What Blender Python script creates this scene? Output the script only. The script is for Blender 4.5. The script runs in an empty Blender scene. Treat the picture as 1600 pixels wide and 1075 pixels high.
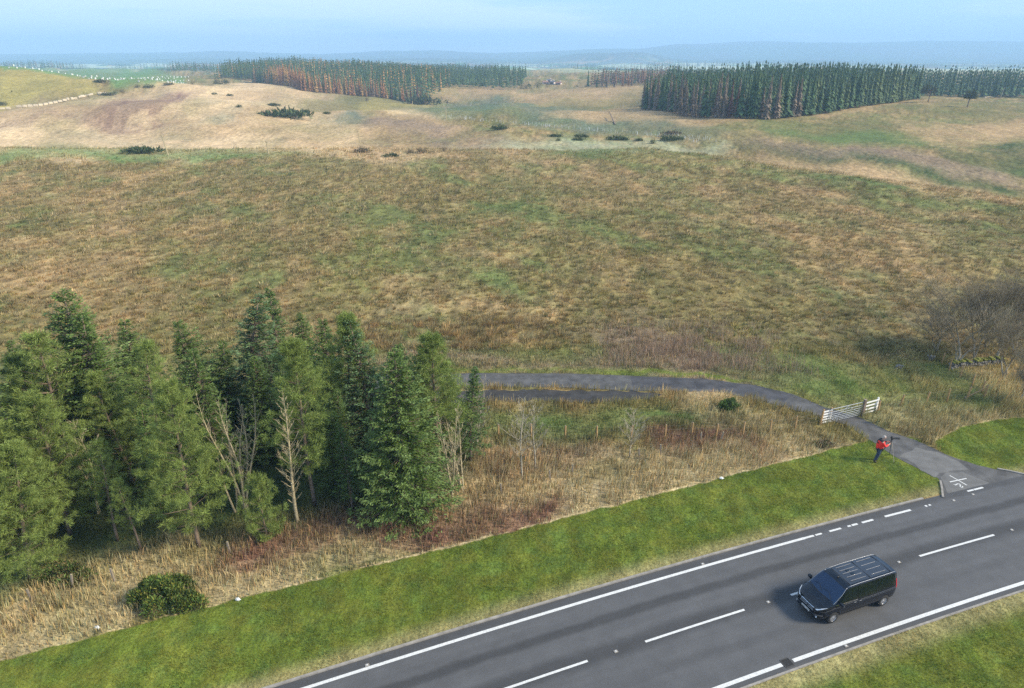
import bpy, math, random
import numpy as np
from mathutils import Vector, Matrix
R = math.radians
D = bpy.data
SC = bpy.context.scene
COL = SC.collection
random.seed(7)
rng = np.random.default_rng(11)

# ------------------------------------------------------------------ camera
CAM_H, PITCH = 26.0, math.atan((537.5 - 85.0) / (1600 * 24 / 36.0))
cd = D.cameras.new('camera'); cam = D.objects.new('camera', cd); COL.objects.link(cam)
cam.location = (0, 0, CAM_H); cam.rotation_euler = (R(90) - PITCH, 0, 0)
cd.lens = 24; cd.sensor_width = 36; cd.clip_end = 40000; cd.clip_start = .5
SC.camera = cam

# ------------------------------------------------------------------ light
SUN_EL, SUN_AZ = R(36), R(102)          # azimuth clockwise from +Y: low sun behind and right of the camera
W = D.worlds.new('World'); SC.world = W; W.use_nodes = True
wn, wl = W.node_tree.nodes, W.node_tree.links; wn.clear()
out = wn.new('ShaderNodeOutputWorld'); bg = wn.new('ShaderNodeBackground'); wl.new(bg.outputs[0], out.inputs[0])
sky = wn.new('ShaderNodeTexSky'); sky.sky_type = 'NISHITA'; sky.sun_disc = False
sky.sun_elevation = SUN_EL; sky.sun_rotation = SUN_AZ; sky.air_density = 1.0; sky.dust_density = 1.0
geo = wn.new('ShaderNodeTexCoord'); mp = wn.new('ShaderNodeMapping'); mp.inputs['Scale'].default_value = (1.2, 1.2, 14)
wl.new(geo.outputs['Generated'], mp.inputs[0])
cn = wn.new('ShaderNodeTexNoise'); cn.inputs['Scale'].default_value = 2.6; cn.inputs['Detail'].default_value = 7
wl.new(mp.outputs[0], cn.inputs['Vector'])
sx = wn.new('ShaderNodeSeparateXYZ'); wl.new(geo.outputs['Generated'], sx.inputs[0])
lft = wn.new('ShaderNodeMapRange'); lft.inputs[1].default_value = .35; lft.inputs[2].default_value = -.55
lft.inputs[3].default_value = -.10; lft.inputs[4].default_value = .24
wl.new(sx.outputs['X'], lft.inputs[0])
ad = wn.new('ShaderNodeMath'); ad.operation = 'ADD'; wl.new(cn.outputs['Fac'], ad.inputs[0]); wl.new(lft.outputs[0], ad.inputs[1])
cr = wn.new('ShaderNodeMapRange'); cr.inputs[1].default_value = .42; cr.inputs[2].default_value = .66
cr.inputs[3].default_value = 0; cr.inputs[4].default_value = .92; cr.interpolation_type = 'SMOOTHSTEP'
wl.new(ad.outputs[0], cr.inputs[0])
mx = wn.new('ShaderNodeMix'); mx.data_type = 'RGBA'
veil = wn.new('ShaderNodeMix'); veil.data_type = 'RGBA'; hi = wn.new('ShaderNodeMapRange'); hi.interpolation_type = 'SMOOTHSTEP'; hi.inputs[1].default_value = .12; hi.inputs[2].default_value = .75; hi.inputs[3].default_value = .8; hi.inputs[4].default_value = .30
wl.new(sx.outputs['Z'], hi.inputs[0]); wl.new(hi.outputs[0], veil.inputs[0])
clf = wn.new('ShaderNodeMath'); clf.operation = 'MULTIPLY'; wl.new(cr.outputs[0], clf.inputs[0]); wl.new(hi.outputs[0], clf.inputs[1])
wl.new(sky.outputs[0], veil.inputs[6]); veil.inputs[7].default_value = (2.75, 4.75, 8.0, 1)
wl.new(clf.outputs[0], mx.inputs[0]); wl.new(veil.outputs[2], mx.inputs[6]); mx.inputs[7].default_value = (5.3, 6.2, 7.3, 1)
wl.new(mx.outputs[2], bg.inputs[0]); bg.inputs[1].default_value = 0.095
sl = D.lights.new('sun', 'SUN'); sl.energy = 3.3; sl.angle = R(14); sl.color = (1, .89, .70)
sun = D.objects.new('sun', sl); COL.objects.link(sun)
sdir = Vector((math.sin(SUN_AZ) * math.cos(SUN_EL), math.cos(SUN_AZ) * math.cos(SUN_EL), math.sin(SUN_EL)))
sun.rotation_euler = sdir.to_track_quat('Z', 'Y').to_euler(); sun.location = sdir * 120
vs = SC.view_settings; vs.view_transform = 'Standard'; vs.look = 'None'; vs.gamma = 1; vs.exposure = 0.95
SC.cycles.use_denoising = False; SC.cycles.volume_bounces = 2; SC.cycles.max_bounces = 6
SC.cycles.transparent_max_bounces = 8; SC.cycles.use_adaptive_sampling = True

# ------------------------------------------------------------------ helpers
def tag(o, label=None, cat=None, group=None, kind=None):
    for k, v in (('label', label), ('category', cat), ('group', group), ('kind', kind)):
        if v: o[k] = v
    return o
def mesh_np(name, V, F, col=None, smooth=False):
    """V (n,3), F (m,k) one polygon size; or F a list of lists"""
    me = D.meshes.new(name)
    V = np.asarray(V, np.float32)
    if isinstance(F, np.ndarray):
        k = F.shape[1]; m = len(F)
        me.vertices.add(len(V)); me.vertices.foreach_set('co', V.ravel())
        me.loops.add(m * k); me.loops.foreach_set('vertex_index', F.astype(np.int32).ravel())
        me.polygons.add(m); me.polygons.foreach_set('loop_start', np.arange(0, m * k, k, dtype=np.int32))
        me.update(calc_edges=True)
    else:
        me.from_pydata([tuple(v) for v in V.tolist()], [], [list(map(int, f)) for f in F])
    if col is not None:
        a = me.color_attributes.new('col', 'FLOAT_COLOR', 'POINT')
        c = np.ones((len(V), 4), np.float32); c[:, :3] = col; a.data.foreach_set('color', c.ravel())
    if smooth: me.polygons.foreach_set('use_smooth', np.ones(len(me.polygons), bool))
    me.validate()
    return me
def link(name, me, mat=None, parent=None, loc=None):
    o = D.objects.new(name, me); COL.objects.link(o)
    if mat is not None and not me.materials: me.materials.append(mat)
    if parent is not None: o.parent = parent
    if loc is not None: o.location = loc
    return o
def empty(name, loc=(0, 0, 0), rz=0, s=1):
    o = D.objects.new(name, None); COL.objects.link(o); o.location = loc; o.rotation_euler = (0, 0, rz)
    o.scale = (s, s, s); o.empty_display_size = .3
    return o
def dup(root, loc, rz=None, sc=None, rot=None):
    r = root.copy(); COL.objects.link(r); r.location = loc
    if rot is not None: r.rotation_euler = rot
    elif rz is not None: r.rotation_euler = (0, 0, rz)
    if sc is not None: r.scale = sc
    for ch in list(root.children):
        c = ch.copy(); COL.objects.link(c); c.parent = r
        for g in list(ch.children):
            d = g.copy(); COL.objects.link(d); d.parent = c
    return r
class MB:
    def __init__(s): s.v = []; s.f = []
    def add(s, V, F):
        b = len(s.v); s.v += [tuple(p) for p in V]; s.f += [[i + b for i in f] for f in F]; return s
    def box(s, c, d, rz=0, bev=0, M=None):
        cx, cy, cz = c; dx, dy, dz = [q / 2 for q in d]
        if bev:
            b = min(bev, dx * .9, dy * .9, dz * .9); V = []; F = []
            # chamfered box: 24 verts
            for sx_ in (-1, 1):
                for sy_ in (-1, 1):
                    for sz_ in (-1, 1):
                        V += [(sx_ * dx, sy_ * (dy - b), sz_ * (dz - b)), (sx_ * (dx - b), sy_ * dy, sz_ * (dz - b)), (sx_ * (dx - b), sy_ * (dy - b), sz_ * dz)]
            def I(a, b_, c_, k): return ((a > 0) * 4 + (b_ > 0) * 2 + (c_ > 0)) * 3 + k
            S = (-1, 1)
            for a in S: F.append([I(a, -1, -1, 0), I(a, 1, -1, 0), I(a, 1, 1, 0), I(a, -1, 1, 0)][::a])
            for a in S: F.append([I(-1, a, -1, 1), I(-1, a, 1, 1), I(1, a, 1, 1), I(1, a, -1, 1)][::a])
            for a in S: F.append([I(-1, -1, a, 2), I(1, -1, a, 2), I(1, 1, a, 2), I(-1, 1, a, 2)][::a])
            for a in S:
                for b2 in S:
                    F.append([I(a, b2, -1, 0), I(a, b2, -1, 1), I(a, b2, 1, 1), I(a, b2, 1, 0)][::a * b2])
                    F.append([I(a, -1, b2, 0), I(a, 1, b2, 0), I(a, 1, b2, 2), I(a, -1, b2, 2)][::a * b2])
                    F.append([I(-1, a, b2, 1), I(-1, a, b2, 2), I(1, a, b2, 2), I(1, a, b2, 1)][::a * b2])
                    for c2 in S: F.append([I(a, b2, c2, 0), I(a, b2, c2, 1), I(a, b2, c2, 2)])
        else:
            V = [(x, y, z) for x in (-dx, dx) for y in (-dy, dy) for z in (-dz, dz)]
            F = [[0, 1, 3, 2], [4, 6, 7, 5], [0, 4, 5, 1], [2, 3, 7, 6], [0, 2, 6, 4], [1, 5, 7, 3]]
        if M is not None: V = [tuple(M @ Vector(p)) for p in V]
        ca, sa = math.cos(rz), math.sin(rz)
        return s.add([(cx + x * ca - y * sa, cy + x * sa + y * ca, cz + z) for x, y, z in V], F)
    def tube(s, P, r, n=6, cap=True):
        P = [Vector(p) for p in P]
        if not hasattr(r, '__len__'): r = [r] * len(P)
        V = []; F = []; up = Vector((0, 0, 1))
        for i, p in enumerate(P):
            t = (P[min(i + 1, len(P) - 1)] - P[max(i - 1, 0)]); t = t.normalized() if t.length > 1e-9 else up
            a = t.cross(up); a = a.normalized() if a.length > .05 else t.cross(Vector((0, 1, 0))).normalized() if abs(t.y) < .9 else t.cross(Vector((1, 0, 0))).normalized()
            b = t.cross(a)
            for k in range(n):
                an = 2 * math.pi * k / n; V.append(p + (a * math.cos(an) + b * math.sin(an)) * r[i])
        for i in range(len(P) - 1):
            for k in range(n):
                k2 = (k + 1) % n; F.append([i * n + k, (i + 1) * n + k, (i + 1) * n + k2, i * n + k2])
        if cap and n > 2: F.append(list(range(n))); F.append([(len(P) - 1) * n + k for k in range(n)][::-1])
        return s.add(V, F)
    def poly(s, P): return s.add(P, [list(range(len(P)))])
    def build(s, name, mat, parent=None, loc=None, smooth=False):
        me = mesh_np(name, s.v, s.f, smooth=smooth); return link(name, me, mat, parent, loc)

def hsh(xi, yi, seed):
    xi = xi.astype(np.int64); yi = yi.astype(np.int64)
    h = (xi * 374761393 + yi * 668265263 + seed * 974634777) & 0xffffffff
    h = ((h ^ (h >> 13)) * 1274126177) & 0xffffffff
    h = ((h ^ (h >> 16)) * 2246822519) & 0xffffffff
    return ((h >> 8) & 0xffff) / 65535.0
def vn(x, y, seed=0):
    x = np.asarray(x, float); y = np.asarray(y, float)
    x0 = np.floor(x); y0 = np.floor(y); fx = x - x0; fy = y - y0
    fx = fx * fx * (3 - 2 * fx); fy = fy * fy * (3 - 2 * fy)
    a = hsh(x0, y0, seed); b = hsh(x0 + 1, y0, seed); c = hsh(x0, y0 + 1, seed); d = hsh(x0 + 1, y0 + 1, seed)
    return (a * (1 - fx) + b * fx) * (1 - fy) + (c * (1 - fx) + d * fx) * fy
def fbm(x, y, seed=0, o=4):
    s = 0; a = .5; t = 0
    for i in range(o):
        s = s + a * vn(x, y, seed + i * 17); t += a; x = x * 2.03 + 3.1; y = y * 2.03 + 1.7; a *= .5
    return s / t
def sm(a, b, x):
    t = np.clip((x - a) / (b - a), 0, 1); return t * t * (3 - 2 * t)

# ------------------------------------------------------------------ terrain
FPX = 1600 * 24 / 36.0; cP, sP = math.cos(PITCH), math.sin(PITCH)
def flat(px, py):                       # a point of the level ground seen along a bearing
    v = (py - 537.5) / FPX; d = CAM_H * (cP - v * sP) / (sP + v * cP)
    return (px - 800) / FPX * (d * cP + CAM_H * sP), d
_cr = [flat(*p) for p in ((-300, 250), (0, 243), (400, 243), (700, 243), (1000, 247), (1130, 258), (1300, 284), (1450, 305), (1600, 328))]
_cr = [(-2000, _cr[0][1])] + _cr + [(_cr[-1][0] + 25, _cr[-1][1] - 25), (600, 40)]
CRX, CRY = [p[0] for p in _cr], [p[1] for p in _cr]
def ycrest(x): return np.interp(x, CRX, CRY)
def G2(x, y, cx, cy, sx_, sy_): return np.exp(-((x - cx) / sx_) ** 2 - ((y - cy) / sy_) ** 2)
HPX = [-2.5, -.95, -.75, -.55, -.45, -.40, -.33, -.26, -.17, -.10, -.02, .07, .12, .17, .22, .4, .6, .8, .95, 2.5]
HPR = [84, 86, 85, 84, 82, 80, 83, 85, 81, 80, 83, 79, 77, 77, 70, 68, 66, 68, 68, 72]
def H(x, y):
    x = np.asarray(x, float); y = np.asarray(y, float)
    w = sm(60, 170, y)
    z = w * (fbm(x / 38, y / 38, 5, 3) - .5) * 2.2 * (1 - sm(1200, 1500, y) * .4)
    z = z + sm(60, 80, y) * (fbm(x / 6, y / 6, 9, 2) - .5) * .5
    t = y - ycrest(x); rt = sm(20, 90, x)
    z = z + sm(215, 300, y) * (1 - sm(420, 600, y)) * (fbm(x / 26, y / 34, 61, 3) - .5) * 5.5 * (1 - sm(0, 120, x))
    z = z + 1.2 * np.exp(-(t / 22) ** 2) - (2.6 + rt * 2.0) * sm(4, 34, t) * (1 - sm(50, 120, t))
    z = z + sm(230, 420, y) * (fbm(x / 100, y / 110, 21, 3) - .5) * 14 * (1 - sm(60, 200, x) * .6)
    z = z + 25 * G2(x, y, -430, 480, 175, 120) + 7 * G2(x, y, -275, 850, 150, 160) + 6 * G2(x, y, -150, 330, 60, 60)
    z = z + 4 * G2(x, y, 180, 420, 120, 120)
    z = z - 8 * G2(x, y, -10, 520, 110, 140)
    far = sm(1100, 2600, y)
    z = z - 20 * far * (.6 + .8 * fbm(x / 900, y / 900, 33, 3))
    yy = np.maximum(y, 10)
    hr = np.interp(x / yy, HPX, HPR)
    top = CAM_H + (85 - hr) / FPX * 7200
    z = z + (top + 18) * np.exp(-((y - 7400) / 1500) ** 2) * (.85 + .3 * fbm(x / 800, y / 1500, 41, 4)) * sm(3500, 5500, y)
    hr2 = 62 * sm(.02, .12, x / yy) * (1 - sm(.17, .25, x / yy)) + 22 * np.exp(-((x / yy + .42) / .12) ** 2) + 20 * np.exp(-((x / yy + .12) / .1) ** 2)
    z = z + hr2 * np.exp(-((y - 4700) / 600) ** 2) * (.6 + .6 * fbm(x / 300, y / 400, 43, 4))
    return z
_T = np.concatenate([np.geomspace(12, 1200, 900), np.geomspace(1205, 9000, 300)])
def gp(px, py):                         # where the line of sight through a bearing meets the terrain
    u = (px - 800) / FPX; v = (py - 537.5) / FPX
    dx, dy, dz = u, cP - v * sP, -sP - v * cP
    t = _T / dy; x = dx * t; y = _T; z = CAM_H + dz * t; g = z - H(x, y)
    i = np.nonzero(g < 0)[0]
    if len(i) == 0: return Vector((x[-1], y[-1], float(H(x[-1], y[-1]))))
    i = max(1, i[0]); f = g[i - 1] / (g[i - 1] - g[i] + 1e-9)
    X = x[i - 1] + f * (x[i] - x[i - 1]); Y = y[i - 1] + f * (y[i] - y[i - 1])
    return Vector((X, Y, float(H(X, Y))))
def hz(x, y): return float(H(x, y))
def height_at(p, toprow):               # height of something standing at p that reaches up to a bearing row
    v = (toprow - 537.5) / FPX
    # dz solves ((-(z)*cP ... ) ; camera-space
    y = p.y; # depth=y cP-(z-h) sP ; down= -(z-h)cP - y sP ... down/depth=v
    zz = (-y * sP - v * y * cP) / (cP - v * sP)
    return CAM_H + zz - p.z

# road centre line and its parallel
def rc(x): return 22.03 + .3883 * (x + .14) - .00115 * (x + .14) * (x - 11.81)
def rslope(x): return .3883 - .00115 * (2 * x - 11.67)
def roadpt(x, off):
    s_ = rslope(x); n = math.hypot(1, s_); return (x - s_ / n * off, rc(x) + off / n)
def road_off(x, y):                     # signed distance from the centre line
    return (y - rc(x)) / np.sqrt(1 + rslope(x) ** 2)

def pip(x, y, P):
    P = np.asarray(P, float); r = np.zeros(x.shape, bool)
    bb = (x >= P[:, 0].min()) & (x <= P[:, 0].max()) & (y >= P[:, 1].min()) & (y <= P[:, 1].max())
    idx = np.nonzero(bb)[0]
    if len(idx) == 0: return r
    X = x[idx]; Y = y[idx]; c = np.zeros(X.shape, bool); n = len(P); j = n - 1
    for i in range(n):
        xi, yi = P[i]; xj, yj = P[j]
        if yi != yj:
            m = ((yi > Y) != (yj > Y)) & (X < (xj - xi) * (Y - yi) / (yj - yi) + xi); c ^= m
        j = i
    r[idx] = c; return r
def W2(pts): return [tuple(gp(*p)[:2]) for p in pts]

ACC_UP = [(560, 586), (745, 583), (900, 584), (1000, 588), (1100, 592), (1180, 602), (1240, 616), (1290, 637), (1345, 653), (1387, 674), (1430, 687), (1472, 708), (1526, 727), (1557, 734), (1600, 741), (1700, 758)]
ACC_LO = [(1640, 800), (1478, 786), (1474, 779), (1470, 753), (1464, 747), (1434, 732), (1396, 713), (1362, 689), (1322, 664), (1270, 648), (1200, 630), (1130, 613), (1060, 611), (1000, 611), (900, 606), (760, 604), (560, 608)]
ACCESS = W2(ACC_UP + ACC_LO)
LOOP = W2([(560, 612), (760, 609), (900, 610), (985, 611), (1042, 616), (1030, 622), (985, 627), (900, 629), (850, 626), (760, 627), (560, 632)])
VTOP = [(-30, 20.6), (-23.83, 23.49), (-14.4, 27.33), (-.75, 32.6), (8.13, 36.06), (13.8, 38.33), (20.17, 40.91), (24.5, 42.6), (27.2, 43.6)]
VX, VY = [-80] + [p[0] for p in VTOP], [-3] + [p[1] for p in VTOP]
def vedge(x): return np.interp(x, VX, VY) + (fbm(x / 1.1, x * 0 + 3, 77, 4) - .5) * .32
def mown(x, y):
    o = road_off(x, y)
    a = (o > 4.15) & (y < vedge(x)) & (x < 29.8)
    b = (o < -3.75) & (o > -40)
    c = pip(x, y, RIGHTV)
    return a | b | c
RIGHTV = W2([(1460, 690), (1500, 668), (1560, 655), (1640, 650), (1800, 740), (1620, 745), (1557, 735), (1526, 728), (1472, 708)])

# palette (surface colours, linear; pale also has sunlight put into it)
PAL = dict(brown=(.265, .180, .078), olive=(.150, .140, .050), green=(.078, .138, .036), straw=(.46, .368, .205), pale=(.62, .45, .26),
           tan=(.40, .27, .14), mud=(.22, .135, .095), mown=(.112, .148, .023), mown2=(.152, .160, .028), bright=(.13, .22, .075), gold=(.36, .29, .085),
           red=(.195, .105, .070), mauve=(.24, .175, .12), dirt=(.09, .065, .045), dgreen=(.042, .075, .025), fgreen=(.11, .22, .06), fpale=(.42, .46, .30), slate=(.12, .15, .10))
PATCH = []                              # (world polygon, colour, strength, ragged edge in metres)
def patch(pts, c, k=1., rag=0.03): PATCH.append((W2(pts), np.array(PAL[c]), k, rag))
def ell(cx, cy, rx, ry, n=14): return [(cx + rx * math.cos(2 * math.pi * i / n), cy + ry * math.sin(2 * math.pi * i / n)) for i in range(n)]
# beyond the crest: rough pasture, with breaks of sun painted in as paler grass
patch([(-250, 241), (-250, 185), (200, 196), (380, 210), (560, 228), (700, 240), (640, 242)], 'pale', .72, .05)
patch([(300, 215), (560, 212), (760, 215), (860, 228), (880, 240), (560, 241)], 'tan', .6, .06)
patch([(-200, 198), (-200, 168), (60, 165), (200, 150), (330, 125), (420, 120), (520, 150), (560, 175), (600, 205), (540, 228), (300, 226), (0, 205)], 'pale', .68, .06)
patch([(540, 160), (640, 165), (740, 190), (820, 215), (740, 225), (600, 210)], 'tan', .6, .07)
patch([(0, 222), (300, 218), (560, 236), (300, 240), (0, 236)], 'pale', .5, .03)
patch([(-200, 196), (0, 194), (180, 196), (255, 192), (250, 175), (225, 172), (270, 150), (315, 133), (285, 136), (230, 150), (205, 158), (140, 178), (0, 186), (-200, 188)], 'mud', .95)
patch([(60, 184), (0, 180), (-200, 184), (-200, 172), (0, 172), (110, 166), (200, 160), (205, 165), (120, 180)], 'tan', .8)
patch([(-200, 190), (-200, 120), (0, 107), (120, 117), (180, 130), (205, 134), (150, 146), (95, 157), (0, 173)], 'gold', .9)
patch([(0, 160), (0, 125), (60, 130), (140, 140), (110, 152)], 'olive', .35)
patch([(-300, 118), (-300, 103), (0, 104), (90, 106), (200, 112), (304, 120), (296, 128), (272, 134), (230, 132), (180, 128), (90, 116), (0, 107)], 'bright', 1., .01)
patch([(0, 239), (0, 226), (160, 228), (300, 232), (420, 238), (500, 242)], 'green', .5)
patch([(-100, 256), (-100, 240), (50, 232), (250, 236), (520, 243), (250, 246)], 'fgreen', .55)
for e, c, k in ((ell(440, 180, 75, 12), 'tan', .8), (ell(560, 165, 120, 12), 'olive', .75), (ell(545, 192, 50, 10), 'slate', .8), (ell(630, 172, 80, 9), 'gold', .5),
                (ell(340, 182, 28, 9), 'slate', .6), (ell(330, 200, 120, 9), 'tan', .6), (ell(470, 205, 80, 6), 'olive', .55), (ell(650, 205, 90, 13), 'mauve', .7),
                (ell(610, 220, 60, 7), 'tan', .6), (ell(730, 225, 60, 9), 'mauve', .5), (ell(520, 220, 60, 4), 'olive', .5), (ell(200, 212, 120, 5), 'slate', .35),
                (ell(420, 150, 70, 8), 'tan', .55), (ell(290, 160, 30, 8), 'olive', .35), (ell(120, 160, 60, 6), 'olive', .3), (ell(680, 178, 60, 8), 'pale', .6)):
    patch(e, c, k)
# middle distance, right of centre
patch([(650, 168), (760, 160), (900, 166), (1060, 190), (1130, 208), (1150, 222), (1050, 216), (900, 205), (760, 188), (680, 182)], 'slate', .75)
patch([(660, 172), (700, 168), (820, 176), (900, 190), (760, 186), (690, 182)], 'green', .6)
patch([(660, 146), (680, 133), (760, 140), (920, 135), (1000, 136), (1000, 160), (880, 166), (760, 158)], 'tan', .75)
patch([(668, 144), (668, 134), (740, 140), (700, 147)], 'gold', .7)
patch([(850, 176), (1000, 168), (1190, 190), (1430, 155), (1440, 160), (1300, 184), (1180, 200), (1040, 196), (900, 186)], 'tan', .75)
patch([(820, 160), (1000, 150), (1000, 168), (900, 172)], 'olive', .5)
patch([(1000, 206), (1180, 198), (1330, 190), (1450, 188), (1440, 210), (1300, 232), (1150, 226)], 'olive', .6)
patch([(1240, 214), (1360, 206), (1440, 220), (1380, 235), (1290, 232)], 'green', .6)
patch([(1440, 232), (1520, 220), (1700, 216), (1700, 285), (1560, 268), (1480, 258)], 'dgreen', .6)
patch([(1400, 200), (1500, 185), (1700, 180), (1700, 216), (1520, 218), (1430, 228)], 'tan', .7)
patch([(1360, 176), (1450, 155), (1700, 150), (1700, 182), (1500, 186)], 'olive', .6)
patch([(1130, 226), (1300, 236), (1440, 240), (1600, 275), (1600, 290), (1400, 262), (1200, 248)], 'mauve', .7)
patch([(1120, 240), (1200, 250), (1350, 262), (1450, 283), (1600, 300), (1600, 292), (1450, 268), (1350, 254), (1200, 241)], 'dgreen', .8)
patch([(1200, 262), (1130, 252), (1250, 258), (1400, 276), (1600, 306), (1600, 318), (1400, 294)], 'tan', .7)
patch([(1080, 253), (1180, 256), (1320, 280), (1420, 298), (1400, 302), (1290, 284), (1160, 266), (1000, 256)], 'green', .65)
patch([(740, 232), (860, 214), (1000, 222), (1130, 232), (1150, 246), (980, 240)], 'fpale', .45)
patch([(820, 240), (950, 232), (1120, 246), (1000, 252)], 'green', .55)
# near moor
for e, c, k in ((ell(900, 350, 90, 40), 'green', .6), (ell(1020, 400, 80, 30), 'green', .5), (ell(1120, 340, 90, 30), 'olive', .6), (ell(700, 420, 60, 25), 'green', .5), (ell(1180, 500, 90, 20), 'green', .5), (ell(500, 350, 120, 40), 'olive', .5), (ell(680, 350, 60, 16), 'green', .8), (ell(760, 460, 45, 16), 'green', .8), (ell(860, 390, 60, 40), 'green', .55), (ell(820, 480, 90, 18), 'green', .6),
                (ell(1060, 440, 40, 14), 'green', .6), (ell(1400, 520, 90, 36), 'dgreen', .6), (ell(1440, 470, 70, 18), 'green', .5), (ell(400, 370, 70, 20), 'olive', .5),
                (ell(110, 310, 60, 14), 'tan', .7), (ell(1050, 290, 240, 16), 'tan', .55), (ell(1420, 350, 120, 30), 'tan', .6), (ell(1500, 400, 120, 40), 'brown', .6),
                (ell(60, 440, 120, 70), 'tan', .45), (ell(220, 470, 120, 40), 'brown', .7), (ell(720, 515, 150, 14), 'straw', .55), (ell(1500, 490, 60, 60), 'mauve', .5),
                (ell(700, 265, 200, 12), 'mauve', .5), (ell(300, 300, 90, 22), 'olive', .4), (ell(960, 515, 60, 14), 'olive', .7), (ell(1270, 510, 70, 24), 'olive', .7),
                (ell(1200, 470, 130, 25), 'brown', .5), (ell(540, 430, 130, 40), 'gold', .3)):
    patch(e, c, k * .62, .15)
patch([(560, 582), (560, 552), (800, 545), (980, 540), (1200, 548), (1420, 556), (1560, 590), (1600, 640), (1420, 660), (1340, 648), (1290, 634), (1240, 614), (1180, 600), (1100, 590), (900, 582)], 'green', .62)
patch([(560, 578), (560, 556), (720, 550), (960, 556), (960, 570), (800, 576)], 'mauve', .75, .04)
patch([(980, 560), (985, 520), (1060, 505), (1130, 512), (1150, 545), (1220, 570), (1120, 578), (1000, 572)], 'mauve', .85, .10)
patch([(1250, 598), (1400, 590), (1490, 610), (1380, 640), (1300, 628)], 'mown', .5, .05)
patch([(560, 583), (900, 582), (1100, 590), (1240, 613), (1290, 633), (1260, 618), (1100, 581), (900, 575), (560, 577)], 'mown', .8, .01)
patch([(1350, 655), (1370, 636), (1480, 628), (1620, 640), (1620, 655), (1560, 658), (1500, 672), (1470, 692), (1430, 684)], 'straw', .62, .04)
patch([(1540, 560), (1480, 575), (1540, 615), (1620, 625), (1700, 600), (1700, 560)], 'straw', .5, .04)
# rough strip between verge and woodland
patch([(-300, 1120), (-300, 900), (0, 905), (200, 850), (420, 800), (600, 795), (780, 690), (1040, 690), (1250, 670), (1320, 672), (1390, 704), (1330, 706), (1250, 715), (1124, 748), (1000, 780), (780, 835), (365, 938), (0, 1033)], 'straw', .72, .03)
patch([(500, 640), (760, 632), (1000, 632), (1120, 640), (1180, 650), (1100, 668), (760, 690), (600, 700)], 'green', .7, .04)
patch([(1050, 640), (1080, 614), (1140, 616), (1210, 640), (1260, 665), (1120, 672)], 'straw', .5, .03)
patch([(330, 900), (340, 872), (480, 815), (620, 800), (740, 762), (870, 765), (850, 800), (700, 835), (520, 870), (430, 890)], 'red', .9, .05)
patch([(1020, 720), (1020, 684), (1100, 680), (1190, 690), (1150, 712)], 'red', .9, .05)
patch([(790, 750), (800, 700), (900, 700), (1000, 702), (940, 740), (860, 760)], 'red', .4, .06)
patch([(860, 760), (900, 735), (1010, 730), (960, 770)], 'olive', .5, .05)
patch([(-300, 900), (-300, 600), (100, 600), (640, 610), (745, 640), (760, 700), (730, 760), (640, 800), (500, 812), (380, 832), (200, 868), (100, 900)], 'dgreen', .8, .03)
patch([(-50, 930), (-50, 870), (60, 860), (120, 870), (90, 920)], 'green', .7, .05)
patch([(240, 868), (300, 840), (420, 815), (520, 800), (520, 812), (400, 845), (300, 875)], 'olive', .6, .04)

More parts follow.
